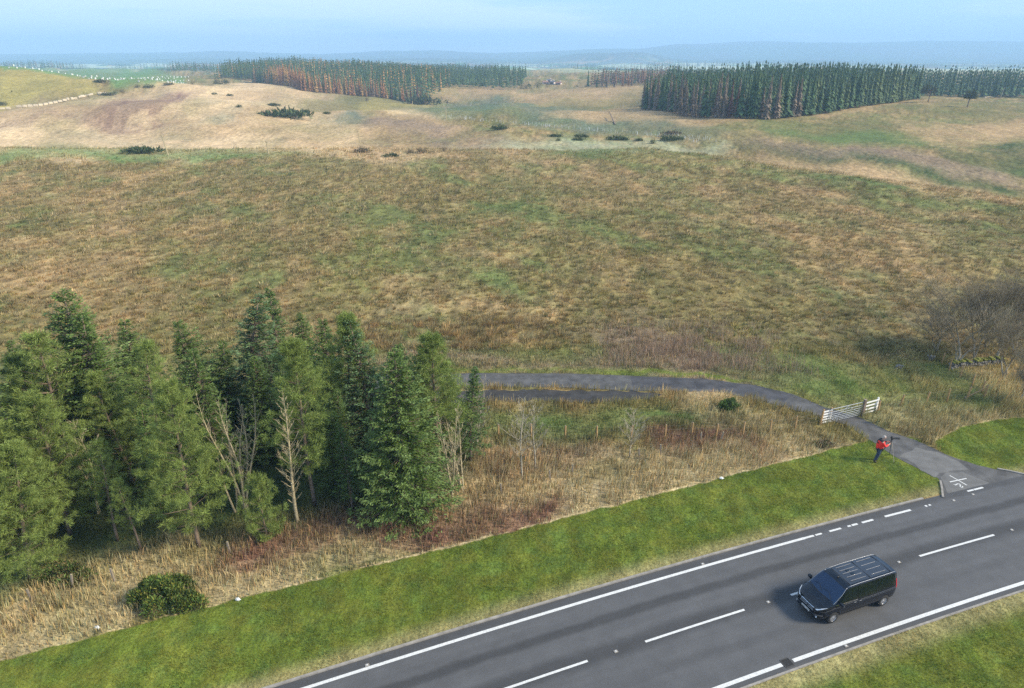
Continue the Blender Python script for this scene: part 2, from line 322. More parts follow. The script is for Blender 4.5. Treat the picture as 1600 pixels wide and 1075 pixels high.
def C(x, y):
    """surface colour of the ground cover at a place"""
    x = np.asarray(x, float); y = np.asarray(y, float)
    n1 = fbm(x / 26, y / 26, 101, 4)[:, None]; n2 = fbm(x / 4.5, y / 9, 131, 4)[:, None]; n3 = fbm(x / 60, y / 60, 171, 3)[:, None]
    P = {k: np.array(v) for k, v in PAL.items()}
    m = .25 + .55 * sm(.30, .70, n1 * .35 + n2 * .65)
    c = P['brown'] * m + P['olive'] * (1 - m)
    g = sm(.50, .64, fbm((x + .55 * y) / 9 + 9, (y - .4 * x) / 24, 151, 5))[:, None] * .45
    c = c * (1 - g) + P['green'] * g
    tn = sm(.55, .68, n2)[:, None] if n2.ndim == 1 else sm(.48, .75, n2) * .34
    c = c * (1 - tn) + P['tan'] * tn
    cl_ = sm(.25, .75, fbm(x / .9, y / 2.2, 161, 2))[:, None]; c = c * (.72 + .56 * cl_) 
    far = sm(1000, 1500, y)[:, None]
    fz = fbm(x / 160 + 4, y / 420, 191, 2)[:, None]
    cf = np.where(fz > .56, P['fpale'], np.where(fz > .44, P['fgreen'], np.where(fz > .36, P['tan'], P['slate'])))
    wood = (fbm(x / 120, y / 300, 195, 2)[:, None] < .36)
    cf = np.where(wood, P['dgreen'], cf)
    hill = sm(3500, 4500, y)[:, None]
    cf = cf * (1 - hill) + hill * np.where(fbm(x / 500, y / 700, 199, 3)[:, None] > .5, P['slate'] * .5, P['dgreen'])
    c = c * (1 - far) + cf * far
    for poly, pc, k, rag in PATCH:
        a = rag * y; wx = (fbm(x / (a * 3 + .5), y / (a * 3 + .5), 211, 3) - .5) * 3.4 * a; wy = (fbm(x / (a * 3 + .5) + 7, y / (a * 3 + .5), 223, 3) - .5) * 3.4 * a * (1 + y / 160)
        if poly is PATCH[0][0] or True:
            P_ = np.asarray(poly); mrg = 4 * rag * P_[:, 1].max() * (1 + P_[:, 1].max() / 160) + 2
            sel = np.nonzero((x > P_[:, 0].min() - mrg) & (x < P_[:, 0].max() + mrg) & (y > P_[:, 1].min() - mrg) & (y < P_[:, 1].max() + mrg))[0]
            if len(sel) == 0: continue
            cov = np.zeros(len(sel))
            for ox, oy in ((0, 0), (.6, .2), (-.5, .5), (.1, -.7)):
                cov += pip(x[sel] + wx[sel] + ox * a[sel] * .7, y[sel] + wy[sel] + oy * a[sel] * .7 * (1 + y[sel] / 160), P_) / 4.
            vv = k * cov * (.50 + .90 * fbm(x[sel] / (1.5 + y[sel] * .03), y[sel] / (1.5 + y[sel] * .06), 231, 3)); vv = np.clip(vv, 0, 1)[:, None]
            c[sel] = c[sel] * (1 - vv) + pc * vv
    mw = mown(x, y)
    if mw.any():
        q = sm(.35, .65, fbm(x[mw] / .9, y[mw] / .9, 241, 4))[:, None]; o = road_off(x[mw], y[mw])
        cm = P['mown'] * (1 - q * .6) + P['mown2'] * q * .6
        q2 = sm(.5, .7, fbm(x[mw] / .5, y[mw] / .5, 251, 3))[:, None] * .35; cm = cm * (1 - q2) + P['green'] * q2
        ed = ((1 - sm(4.2, 5.4, np.abs(o)))[:, None]) * .55; cm = cm * (1 - ed) + P['straw'] * ed * .8 + P['olive'] * ed * .2
        c[mw] = cm
    vb = (np.abs(y - vedge(x) - .08) < .22 * (fbm(x / 2.3, y * 0, 5, 3) - .28)) & (x < 24) & (x > -40)
    c[vb] = P['straw']
    return c

def Cq(x, y, q=.3):
    k = (np.round(x / q).astype(np.int64) + 100000) * 1000000 + (np.round(y / q).astype(np.int64) + 100000)
    u, first, inv = np.unique(k, return_index=True, return_inverse=True)
    return C(x[first], y[first])[inv.ravel()]

# ------------------------------------------------------------------ materials
def mat(name, color=(.5, .5, .5), rough=.6, metal=0, spec=.5, attr=False, noise=None, bump=None, coat=0, alpha=1, trans=0, emis=None):
    m = D.materials.new(name); m.use_nodes = True; N, L = m.node_tree.nodes, m.node_tree.links
    b = N['Principled BSDF']; b.inputs['Roughness'].default_value = rough; b.inputs['Metallic'].default_value = metal
    b.inputs['Specular IOR Level'].default_value = spec; b.inputs['Coat Weight'].default_value = coat
    b.inputs['Base Color'].default_value = (*color, 1)
    src = None
    if attr:
        a = N.new('ShaderNodeAttribute'); a.attribute_name = 'col'; src = a.outputs['Color']
    if noise:                           # (scale, low, high, detail): brightness variation
        tc = N.new('ShaderNodeTexCoord'); n = N.new('ShaderNodeTexNoise'); n.inputs['Scale'].default_value = noise[0]; n.inputs['Detail'].default_value = noise[3] if len(noise) > 3 else 4
        L.new(tc.outputs['Object'], n.inputs['Vector'])
        r = N.new('ShaderNodeMapRange'); r.inputs[1].default_value = .3; r.inputs[2].default_value = .7; r.inputs[3].default_value = noise[1]; r.inputs[4].default_value = noise[2]
        L.new(n.outputs['Fac'], r.inputs[0])
        v = N.new('ShaderNodeVectorMath'); v.operation = 'SCALE'
        if src: L.new(src, v.inputs[0])
        else: v.inputs[0].default_value = color
        L.new(r.outputs[0], v.inputs['Scale']); src = v.outputs[0]
    if src: L.new(src, b.inputs['Base Color'])
    if bump:
        tc = N.new('ShaderNodeTexCoord'); n = N.new('ShaderNodeTexNoise'); n.inputs['Scale'].default_value = bump[0]; n.inputs['Detail'].default_value = 4
        L.new(tc.outputs['Object'], n.inputs['Vector']); bp = N.new('ShaderNodeBump'); bp.inputs['Strength'].default_value = bump[1]; bp.inputs['Distance'].default_value = bump[2]
        L.new(n.outputs['Fac'], bp.inputs['Height']); L.new(bp.outputs[0], b.inputs['Normal'])
    if trans:
        t = N.new('ShaderNodeBsdfTranslucent'); ms = N.new('ShaderNodeMixShader'); ms.inputs[0].default_value = trans
        if src: L.new(src, t.inputs[0])
        else: t.inputs[0].default_value = (*color, 1)
        L.new(b.outputs[0], ms.inputs[1]); L.new(t.outputs[0], ms.inputs[2]); L.new(ms.outputs[0], N['Material Output'].inputs[0])
    return m
M = {}
M['leafy'] = mat('foliage', rough=.7, spec=.25, attr=True, trans=.18)
M['blade'] = mat('grass_blades', rough=.7, spec=.2, attr=True, trans=.22)
M['bark'] = mat('bark', (.20, .145, .10), .9, noise=(6, .6, 1.4), bump=(20, .5, .02))
M['palebark'] = mat('pale_bark', (.42, .35, .21), .9, noise=(9, .6, 1.3))
M['greybark'] = mat('grey_bark', (.34, .30, .22), .9, noise=(9, .6, 1.3))
M['twig'] = mat('twigs', (.24, .195, .12), .9, noise=(5, .6, 1.5))
M['post'] = mat('weathered_timber', (.36, .23, .10), .85, noise=(8, .7, 1.25))
M['oldpost'] = mat('grey_timber', (.24, .20, .15), .9, noise=(8, .7, 1.25))
M['white'] = mat('white_paint', (.80, .79, .75), .5, noise=(9, .85, 1.05))
M['tubew'] = mat('white_plastic', (.66, .67, .62), .5)
M['steel'] = mat('galvanised_steel', (.42, .43, .42), .45, metal=.5)
M['wire'] = mat('fence_wire', (.13, .125, .11), .7, metal=.3)
# ------------------------------------------------------------------ ground sheet
def ground():
    rows = []
    for px in np.arange(1190, 98, -2.0): rows.append(flat(800, px)[1])
    y = np.array(rows); y = np.concatenate([[-80, -40, -15, 0, 6], y[y > 8], np.geomspace(y[-1] * 1.02, 9050, 90)])
    s = np.linspace(-1, 1, 700); s = s * (.75 + .25 * np.abs(s) ** 3)
    Y, S = np.meshgrid(y, s, indexing='ij'); X = S * (np.abs(Y) * 1.15 + 60)
    x, yy = X.ravel(), Y.ravel(); z = H(x, yy)
    nr, nc = Y.shape
    i = np.arange(nr * nc).reshape(nr, nc)
    F = np.stack([i[:-1, :-1], i[:-1, 1:], i[1:, 1:], i[1:, :-1]], -1).reshape(-1, 4)
    me = mesh_np('ground', np.stack([x, yy, z], -1), F, col=C(x, yy), smooth=True)
    m = D.materials.new('ground_cover'); m.use_nodes = True; N, L = m.node_tree.nodes, m.node_tree.links
    b = N['Principled BSDF']; b.inputs['Roughness'].default_value = .95; b.inputs['Specular IOR Level'].default_value = .1
    a = N.new('ShaderNodeAttribute'); a.attribute_name = 'col'; tc = N.new('ShaderNodeTexCoord')
    cur = a.outputs['Color']
    for sc_, det, lo, hi in ((7, 5, .62, 1.38), (.9, 5, .66, 1.34), (.16, 4, .86, 1.14), (.035, 4, .88, 1.12)):
        n = N.new('ShaderNodeTexNoise'); n.inputs['Scale'].default_value = sc_; n.inputs['Detail'].default_value = det; n.inputs['Roughness'].default_value = .65
        mpg = N.new('ShaderNodeMapping'); mpg.inputs['Scale'].default_value = (1, .5, 1); L.new(tc.outputs['Object'], mpg.inputs[0]); L.new(mpg.outputs[0], n.inputs['Vector']); r = N.new('ShaderNodeMapRange'); r.inputs[1].default_value = .32; r.inputs[2].default_value = .68
        r.inputs[3].default_value = lo; r.inputs[4].default_value = hi; L.new(n.outputs['Fac'], r.inputs[0])
        v = N.new('ShaderNodeVectorMath'); v.operation = 'SCALE'; L.new(cur, v.inputs[0]); L.new(r.outputs[0], v.inputs['Scale']); cur = v.outputs[0]
    L.new(cur, b.inputs['Base Color'])
    n = N.new('ShaderNodeTexNoise'); n.inputs['Scale'].default_value = .8; n.inputs['Detail'].default_value = 5; L.new(tc.outputs['Object'], n.inputs['Vector'])
    n2 = N.new('ShaderNodeTexNoise'); n2.inputs['Scale'].default_value = .12; n2.inputs['Detail'].default_value = 4; L.new(tc.outputs['Object'], n2.inputs['Vector'])
    b1 = N.new('ShaderNodeBump'); b1.inputs['Strength'].default_value = .7; b1.inputs['Distance'].default_value = .5; L.new(n.outputs['Fac'], b1.inputs['Height'])
    b2 = N.new('ShaderNodeBump'); b2.inputs['Strength'].default_value = .5; b2.inputs['Distance'].default_value = .9; L.new(n2.outputs['Fac'], b2.inputs['Height'])
    L.new(b2.outputs[0], b1.inputs['Normal']); L.new(b1.outputs[0], b.inputs['Normal'])
    tag(link('ground', me, m), kind='structure')
ground()

# ------------------------------------------------------------------ roads
def asphalt(name, base, tracks=None, patchy=.2):
    m = D.materials.new(name); m.use_nodes = True; N, L = m.node_tree.nodes, m.node_tree.links
    b = N['Principled BSDF']; b.inputs['Roughness'].default_value = .78; b.inputs['Specular IOR Level'].default_value = .35
    uv = N.new('ShaderNodeUVMap'); sp = N.new('ShaderNodeSeparateXYZ'); L.new(uv.outputs[0], sp.inputs[0]); tc = N.new('ShaderNodeTexCoord')
    def noise(scale, det, lo, hi, vec, a0=.3, a1=.7, rough=.5):
        n = N.new('ShaderNodeTexNoise'); n.inputs['Scale'].default_value = scale; n.inputs['Detail'].default_value = det; n.inputs['Roughness'].default_value = rough
        L.new(vec, n.inputs['Vector']); r = N.new('ShaderNodeMapRange'); r.inputs[1].default_value = a0; r.inputs[2].default_value = a1
        r.inputs[3].default_value = lo; r.inputs[4].default_value = hi; L.new(n.outputs['Fac'], r.inputs[0]); return r.outputs[0]
    def mul(a, c):
        q = N.new('ShaderNodeMath'); q.operation = 'MULTIPLY'; L.new(a, q.inputs[0]); L.new(c, q.inputs[1]); return q.outputs[0]
    f = mul(noise(60, 2, .72, 1.28, tc.outputs['Object']), noise(1.1, 4, 1 - patchy, 1 + patchy, tc.outputs['Object']))
    mp_ = N.new('ShaderNodeMapping'); mp_.inputs['Scale'].default_value = (.12, 2.2, 1); L.new(uv.outputs[0], mp_.inputs[0])
    f = mul(f, noise(1, 5, .93, 1.07, mp_.outputs[0]))
    if tracks:
        # slow wobble of the across coordinate, then bands
        mw_ = N.new('ShaderNodeMapping'); mw_.inputs['Scale'].default_value = (.25, .3, 1); L.new(uv.outputs[0], mw_.inputs[0])
        wob = noise(1, 4, -.12, .12, mw_.outputs[0], rough=.7)
        av = N.new('ShaderNodeMath'); av.operation = 'ADD'; L.new(sp.outputs['Y'], av.inputs[0]); L.new(wob, av.inputs[1])
        for c0, wd, dk in tracks:
            s1 = N.new('ShaderNodeMath'); s1.operation = 'SUBTRACT'; L.new(av.outputs[0], s1.inputs[0]); s1.inputs[1].default_value = c0
            s2 = N.new('ShaderNodeMath'); s2.operation = 'ABSOLUTE'; L.new(s1.outputs[0], s2.inputs[0])
            r = N.new('ShaderNodeMapRange'); r.interpolation_type = 'SMOOTHSTEP'; r.inputs[1].default_value = wd * .25; r.inputs[2].default_value = wd; r.inputs[3].default_value = dk; r.inputs[4].default_value = 1
            L.new(s2.outputs[0], r.inputs[0]); f = mul(f, r.outputs[0])
    v = N.new('ShaderNodeVectorMath'); v.operation = 'SCALE'; v.inputs[0].default_value = base; L.new(f, v.inputs['Scale']); L.new(v.outputs[0], b.inputs['Base Color'])
    n = N.new('ShaderNodeTexNoise'); n.inputs['Scale'].default_value = 90; L.new(tc.outputs['Object'], n.inputs['Vector'])
    bp = N.new('ShaderNodeBump'); bp.inputs['Strength'].default_value = .35; bp.inputs['Distance'].default_value = .01; L.new(n.outputs['Fac'], bp.inputs['Height']); L.new(bp.outputs[0], b.inputs['Normal'])
    return m
M['road'] = asphalt('asphalt', (.088, .089, .091), [(0.15, .70, .60), (1.95, .42, .58), (-1.75, .35, .90), (3.75, .45, .72), (-3.55, .35, .82), (.9, .3, 1.06), (2.9, .25, 1.04)], .09)
M['access'] = asphalt('old_asphalt', (.085, .083, .080), None, .42)
M['loop'] = asphalt('mossy_asphalt', (.042, .040, .038), None, .4)
M['apron'] = asphalt('worn_concrete_apron', (.135, .132, .125), None, .22)
M['kerb'] = mat('concrete_kerb', (.27, .25, .22), .9, noise=(3, .7, 1.2))
M['marking'] = mat('road_paint', (.66, .66, .63), .6, noise=(14, .72, 1.08, 6))
M['stud'] = mat('road_stud', (.6, .61, .6), .3)

def strip(name, x0, x1, o0, o1, z, m, n=None, parent=None, kind=None):
    n = n or max(2, int((x1 - x0) / 1.0) + 1); V = []; F = []; uvs = []
    for i in range(n + 1):
        x = x0 + (x1 - x0) * i / n
        for o in (o0, o1):
            p = roadpt(x, o); V.append((p[0], p[1], z)); uvs.append((x * 1.07, o))
    for i in range(n): F.append([2 * i, 2 * i + 2, 2 * i + 3, 2 * i + 1])
    me = mesh_np(name, V, F); ul = me.uv_layers.new(name='UVMap')
    for l in me.loops: ul.data[l.index].uv = uvs[l.vertex_index]
    o = link(name, me, m, parent)
    if kind: o['kind'] = kind
    return o
strip('road', -60, 75, -3.78, 4.0, .020, M['road'], kind='structure')
def flatpoly(name, P, z, m, kind='structure', rag=0):
    import bmesh
    if rag:
        Q = []; n = len(P)
        for i in range(n):
            a = Vector(P[i]); b_ = Vector(P[(i + 1) % n]); k = max(1, int((b_ - a).length / .5))
            for j in range(k):
                p = a.lerp(b_, j / k); Q.append((p.x + (random.random() - .5) * rag, p.y + (random.random() - .5) * rag))
        P = Q
    bm = bmesh.new(); vs_ = [bm.verts.new((p[0], p[1], z)) for p in P]; f = bm.faces.new(vs_)
    if f.normal.z < 0: f.normal_flip()
    bmesh.ops.triangulate(bm, faces=bm.faces[:]); me = D.meshes.new(name)
    ul = bm.loops.layers.uv.new('UVMap')
    for fc in bm.faces:
        for l in fc.loops: l[ul].uv = (l.vert.co.x, l.vert.co.y)
    bm.to_mesh(me); bm.free(); o = link(name, me, m)
    if kind: o['kind'] = kind
    return o
ACR = [p for p in ACCESS]
flatpoly('side_road', ACR, .014, M['access'], rag=.12)
flatpoly('lay_by', LOOP, .012, M['loop'], rag=.45)
APR = W2([(1470, 746), (1479, 738), (1504, 738), (1524, 746), (1543, 753), (1548, 758), (1520, 768), (1495, 775), (1480, 770)])
flatpoly('apron_slab', APR, .0185, M['apron'], rag=.15)
flatpoly('worn_patch', W2([(1405, 712), (1430, 700), (1462, 706), (1500, 722), (1512, 733), (1480, 738), (1462, 745), (1440, 734)]), .0162, M['apron'], rag=.3)
flatpoly('dark_patch', W2([(985, 588), (1100, 592), (1180, 602), (1240, 617), (1225, 628), (1180, 618), (1100, 608), (990, 607)]), .0162, asphalt('newer_asphalt', (.058, .058, .062), None, .35), rag=.12)
# painted markings on the main road: one sheet each for edge lines, dashes
def marks(name, segs, z=.024):
    V = []; F = []
    for x0, x1, off, w in segs:
        n = max(1, int((x1 - x0) / 1.5)); b = len(V)
        for i in range(n + 1):
            x = x0 + (x1 - x0) * i / n
            for o in (off - w / 2, off + w / 2): p = roadpt(x, o); V.append((p[0], p[1], z))
        for i in range(n): F.append([b + 2 * i, b + 2 * i + 2, b + 2 * i + 3, b + 2 * i + 1])
    o = link(name, mesh_np(name, V, F), M['marking']); o['kind'] = 'structure'
def xr(px, py): return flat(px, py)[0]
marks('edge_line', [(-60, xr(1285, 836), 3.42, .17)])
S_ = lambda a, b: (xr(1250 + a[0] / 4.571, 720 + a[1] / 4.571), xr(1250 + b[0] / 4.571, 720 + b[1] / 4.571))
dd = []
for a, b, w in (((160, 530), (225, 515), .14), ((236, 512), (280, 500), .12), ((333, 485), (414, 463), .13), ((460, 450), (482, 445), .12), ((490, 443), (530, 433), .14), ((560, 423), (640, 404), .14),
             ((722, 383), (902, 336), .15), ((1003, 309), (1016, 306), .15), ((1026, 301), (1040, 297), .12), ((1305, 200), (1350, 192), .13), ((1352, 190), (1420, 178), .14)):
    s_ = S_(a, b); dd.append((s_[0], s_[1], 3.42 + (.0 if a[0] < 1200 else .35), w))
marks('give_way_dash', dd)
marks('lower_edge_line', [(-60, xr(1184, 1046), -3.42, .19), (xr(1202, 1040), 75, -3.42, .19)])
cs = [(xr(1008, 1002), xr(1163, 953)), (xr(795, 1075) - 2.2, xr(918, 1032)), (xr(1437, 870), xr(1553, 836)), (xr(1236, 931), xr(1300, 911))]
per = 9.4
cs = cs[:3] + [(cs[3][0], cs[3][0] + 5.2)] + [(cs[1][0] - 9.2, cs[1][0] - 3.7), (xr(1553, 836) + 3.8, xr(1553, 836) + 9.2)]
marks('centre_line', [(a, b, 0.0, .125) for a, b in cs])
# the painted cross and figure on the apron
def stroke(name, pts, w, z=.0225):
    V = []; F = []
    P = [Vector(gp(*p)[:2]) for p in pts]
    for i, p in enumerate(P):
        t = (P[min(i + 1, len(P) - 1)] - P[max(i - 1, 0)]).normalized(); n = Vector((-t.y, t.x)) * w / 2
        V += [(p.x - n.x, p.y - n.y, z), (p.x + n.x, p.y + n.y, z)]
    for i in range(len(P) - 1): F.append([2 * i, 2 * i + 2, 2 * i + 3, 2 * i + 1])
    return V, F
mb = MB()
for pts, w, z in (([(1483.5, 743), (1510.5, 758.5)], .07, .0225), ([(1484, 753.5), (1510, 748)], .08, .0265), ([(1490, 757), (1492.5, 758.3), (1496, 756.3), (1499, 756.5), (1500.5, 758), (1500, 760.3), (1502, 762), (1504.3, 761.5), (1503.5, 759.8)], .065, .0225)):
    mb.add(*stroke('s', pts, w, z))
o = mb.build('painted_cross', M['marking']); tag(o, 'white painted cross with a small hooked figure on the grey apron', 'road marking')
# kerbs (real step)
def kerb(name, P, w, h, m, label=None):
    P = [Vector(p) for p in P]; V = []; F = []
    for i, p in enumerate(P):
        t = (P[min(i + 1, len(P) - 1)] - P[max(i - 1, 0)]).normalized(); n = Vector((-t.y, t.x)) * w / 2
        V += [(p.x - n.x, p.y - n.y, -.05), (p.x - n.x, p.y - n.y, h), (p.x + n.x, p.y + n.y, h), (p.x + n.x, p.y + n.y, -.05)]
    for i in range(len(P) - 1):
        a = 4 * i
        for k in range(3): F.append([a + k, a + 4 + k, a + 5 + k, a + k + 1])
    F += [[0, 1, 2, 3], [len(V) - 4, len(V) - 3, len(V) - 2, len(V) - 1]]
    o = link(name, mesh_np(name, V, F), m); o['kind'] = 'structure'; return o
x1k = xr(1474, 780)
kerb('kerb', [roadpt(-60 + i * (x1k + 60) / 60, 4.06) for i in range(61)], .12, .10, M['kerb'])
kerb('corner_kerb', [tuple(gp(*p)[:2]) for p in ((1473, 778), (1471.5, 765), (1469, 752))], .12, .09, M['kerb'])
kerb('side_kerb', [tuple(gp(*p)[:2]) for p in ((1558, 733), (1575, 736), (1602, 742), (1640, 750))], .12, .08, M['kerb'])
kerb('verge_kerb', [roadpt(-60 + i * 135 / 60, -3.84) for i in range(61)], .10, .06, M['kerb'])
# road studs
def stud():
    e = empty('road_stud'); tag(e, cat='road stud')
    MB().box((0, 0, .012), (.20, .16, .024), bev=.01).build('casing', M['kerb'], e)
    MB().box((0, 0, .028), (.07, .07, .016), bev=.006).build('reflector', M['stud'], e)
    return e
st = None
for px, py, off, lb in ((962, 1018, 0, 'white road stud on the centre line, nearest the bottom edge of the photo'), (1200, 941, 0, 'white road stud on the centre line in front of the van'),
                    (1406, 881, 0, 'white road stud on the centre line just behind the van'), (1580, 828, 0, 'white road stud on the centre line at the right edge of the photo'),
                    (622, 1030, 3.6, 'white road stud beside the upper edge line, lower left'), (1131, 876, 3.6, 'white road stud beside the upper edge line, below the middle of the verge'),
                    (1283, 1014, -3.6, 'white road stud beside the lower edge line below the van'), (1510, 777, 3.3, 'white road stud at the mouth of the side road, below the painted figure'), (1541, 768.5, 3.4, 'white road stud at the mouth of the side road, beside the faded dash')):
    x = xr(px, py); p = roadpt(x, off)
    if st is None: st = stud(); r = st; r.location = (p[0], p[1], .022)
    else: r = dup(st, (p[0], p[1], .022))
    r.rotation_euler = (0, 0, math.atan(rslope(x))); tag(r, lb, 'road stud', 'road studs along the main road')
# drain grate
e = empty('drain_grate', (*roadpt(xr(1192, 1043), -3.42), .022), math.atan(rslope(12))); tag(e, 'dark iron drain grate set in a gap of the lower edge line', 'drain')
mb = MB()
for a in (-.22, .22): mb.box((0, a, .008), (.46, .05, .016)); mb.box((a, 0, .009), (.05, .39, .016))
mb.build('frame', mat('cast_iron', (.05, .048, .045), .7), e)
mb = MB()
for k in range(6): mb.box((-.15 + k * .06, 0, .006), (.025, .39, .012))
mb.build('bars', D.materials['cast_iron'], e)
MB().box((0, 0, .0008), (.44, .42, .0016)).build('gully', mat('drain_dark', (.01, .01, .01), .9), e)

# ------------------------------------------------------------------ grass
def in_paved(x, y, m=0.0):
    o = road_off(x, y)
    return ((o > -3.9 - m) & (o < 4.12 + m)) | pip(x, y, ACCESS) | pip(x, y, LOOP)
def scatter(poly, dens):
    P = np.array(poly); a, b = P.min(0), P.max(0); n = int((b[0] - a[0]) * (b[1] - a[1]) * dens)
    x = rng.uniform(a[0], b[0], n); y = rng.uniform(a[1], b[1], n); k = pip(x, y, poly); return x[k], y[k]
def blades(name, x, y, h, w, col, lean=.35, two=False, z0=None, wind=(.0, .0)):
    n = len(x); z = H(x, y) if z0 is None else z0
    a = rng.uniform(0, 2 * np.pi, n); ca, sa = np.cos(a), np.sin(a); l = rng.normal(0, lean, n); la = rng.uniform(0, 2 * np.pi, n)
    dx = np.cos(la) * l * h + wind[0] * h; dy = np.sin(la) * l * h + wind[1] * h
    hh = h * np.sqrt(np.clip(1 - l * l * .6, .2, 1))
    if two:
        V = np.empty((n, 5, 3)); mx_ = .55
        V[:, 0] = np.stack([x - ca * w, y - sa * w, z - .03], -1); V[:, 1] = np.stack([x + ca * w, y + sa * w, z - .03], -1)
        V[:, 2] = np.stack([x + ca * w * .8 + dx * .35, y + sa * w * .8 + dy * .35, z + hh * mx_], -1)
        V[:, 3] = np.stack([x - ca * w * .8 + dx * .35, y - sa * w * .8 + dy * .35, z + hh * mx_], -1)
        V[:, 4] = np.stack([x + dx, y + dy, z + hh * .97], -1)
        b = np.arange(n)[:, None] * 5
        F = np.concatenate([b + [0, 1, 2], b + [0, 2, 3], b + [3, 2, 4]], 0); cc = np.repeat(col[:, None, :], 5, 1)
        tipc = rng.uniform(.95, 1.35, n)[:, None]; cc[:, 4] = cc[:, 4] * tipc
    else:
        V = np.empty((n, 3, 3))
        V[:, 0] = np.stack([x - ca * w, y - sa * w, z - .03], -1); V[:, 1] = np.stack([x + ca * w, y + sa * w, z - .03], -1)
        V[:, 2] = np.stack([x + dx, y + dy, z + hh], -1)
        F = np.arange(n)[:, None] * 3 + [0, 1, 2]; cc = np.repeat(col[:, None, :], 3, 1)
    return V.reshape(-1, 3), F, cc.reshape(-1, 3)
def vary(c, lo=.65, hi=1.45, hue=.12):
    n = len(c); c = c * rng.uniform(lo, hi, n)[:, None]
    t = rng.normal(0, hue, n); c = c * np.stack([1 + t, np.ones(n), 1 - t * .6], -1); return np.clip(c, .005, .8)
# short mown turf
x, y = scatter([(-45, 4), (50, 4), (75, 30), (75, 55), (30, 48), (-45, 25)], 420)
k = mown(x, y) & ~in_paved(x, y, -.06); x, y = x[k], y[k]
k = y > 10; x, y = x[k], y[k]
V, F, c = blades('t', x, y, rng.uniform(.035, .10, len(x)) * (1 + .6 * (fbm(x / 1.3, y / 1.3, 301, 2) > .58)), rng.uniform(.009, .018, len(x)), vary(Cq(x, y, .25) * 1.3, .6, 1.55, .17), .5)
o = link('mown_grass', mesh_np('mown_grass', V, F, c), M['blade']); tag(o, 'short mown green verge grass along both sides of the road', 'grass', kind='stuff')
# tall rough grass between verge, woodland and side road, and right of the gate
RG = [(-60, 5), (-30, 20.3), (27.5, 43), (33, 40), (60, 44), (75, 62), (60, 64), (-60, 62)]
x, y = scatter(RG, 95)
k = ~mown(x, y) & ~in_paved(x, y, .15) & (road_off(x, y) > 4.3) & (y < 61) & (x > -1.1 * y - 3) & ((y < 52) | (x > -14)); x, y = x[k], y[k]
f = fbm(x / 2.5, y / 2.5, 311, 3); cl = vn(x / .55, y / .55, 317)
cc = Cq(x, y, .25) * 1.25
greeny = (cc[:, 1] > cc[:, 0] * .98)
hh = np.where(greeny, .22, .52) * rng.uniform(.6, 1.35, len(x)) * (.55 + .9 * f) * (.65 + .7 * cl)
near = np.abs(y - np.interp(x, VX, VY)); edge = np.clip((y - np.interp(x, VX, VY)) / .9, .55, 1); edge = np.where(x < 25, edge, 1)
acc = (pip(x, y, W2([(560, 583), (900, 582), (1100, 590), (1240, 613), (1290, 633), (1260, 615), (1100, 577), (900, 571), (560, 573)])))
hh = hh * edge * np.where(acc, .4, 1)
k = rng.uniform(0, 1, len(x)) < (.35 + .9 * cl); x, y, hh, cc, f = x[k], y[k], hh[k], cc[k], f[k]
red = (cc[:, 0] < .2) & (cc[:, 0] > cc[:, 1] * 1.6)
sel = rng.uniform(0, 1, len(x)) < .10; cc[sel & red] = np.array(PAL['straw']) * .9
sel = (rng.uniform(0, 1, len(x)) < .30 * (vn(x / 1.8, y / 1.8, 381) + .3)); sel &= ~red; cc[sel] = cc[sel] * .35 + np.array(PAL['olive']) * .95
clr = vary(cc, .55, 1.55, .10) * (1 + .4 * sm(46, 54, y))[:, None]; hh = hh * (1 - .45 * sm(52, 60, y))
V, F, c = blades('r', x, y, hh, rng.uniform(.012, .028, len(x)), clr, .26, True, wind=(.10, -.04))
o = link('long_grass', mesh_np('long_grass', V, F, c), M['blade']); tag(o, 'tall dry straw grass and reddish stalks beside the mown verge', 'grass', kind='stuff')
x, y = scatter(W2([(930, 580), (940, 510), (1060, 495), (1180, 500), (1290, 590), (1120, 580), (1000, 576)]), 75)
sc_ = gp(1075, 552); k = (rng.uniform(0, 1, len(x)) < (fbm(x / 1.6, y / 2.2, 371, 4) * 2.8 - .60) * np.exp(-((x - sc_.x) / 8.0) ** 2 - ((y - sc_.y) / 5.5) ** 2)); x, y = x[k], y[k]; n_ = len(x)
V, F, c = blades('k', x, y, rng.uniform(.5, 1.25, n_) * (.5 + .8 * vn(x / 1.5, y / 1.5, 373)), rng.uniform(.009, .018, n_), vary(np.tile(np.array([.31, .225, .155]), (n_, 1)), .6, 1.5, .1), .3, True)
o = link('scrub_thicket', mesh_np('scrub_thicket', V, F, c), M['blade']); tag(o, 'pinkish brown leafless thicket of thin stems behind the side road bend', 'scrub', kind='stuff')
# reddish stalks with pale seed heads
PR = W2([(330, 900), (340, 872), (480, 815), (620, 800), (740, 762), (870, 765), (850, 800), (700, 835), (520, 870), (430, 890)])
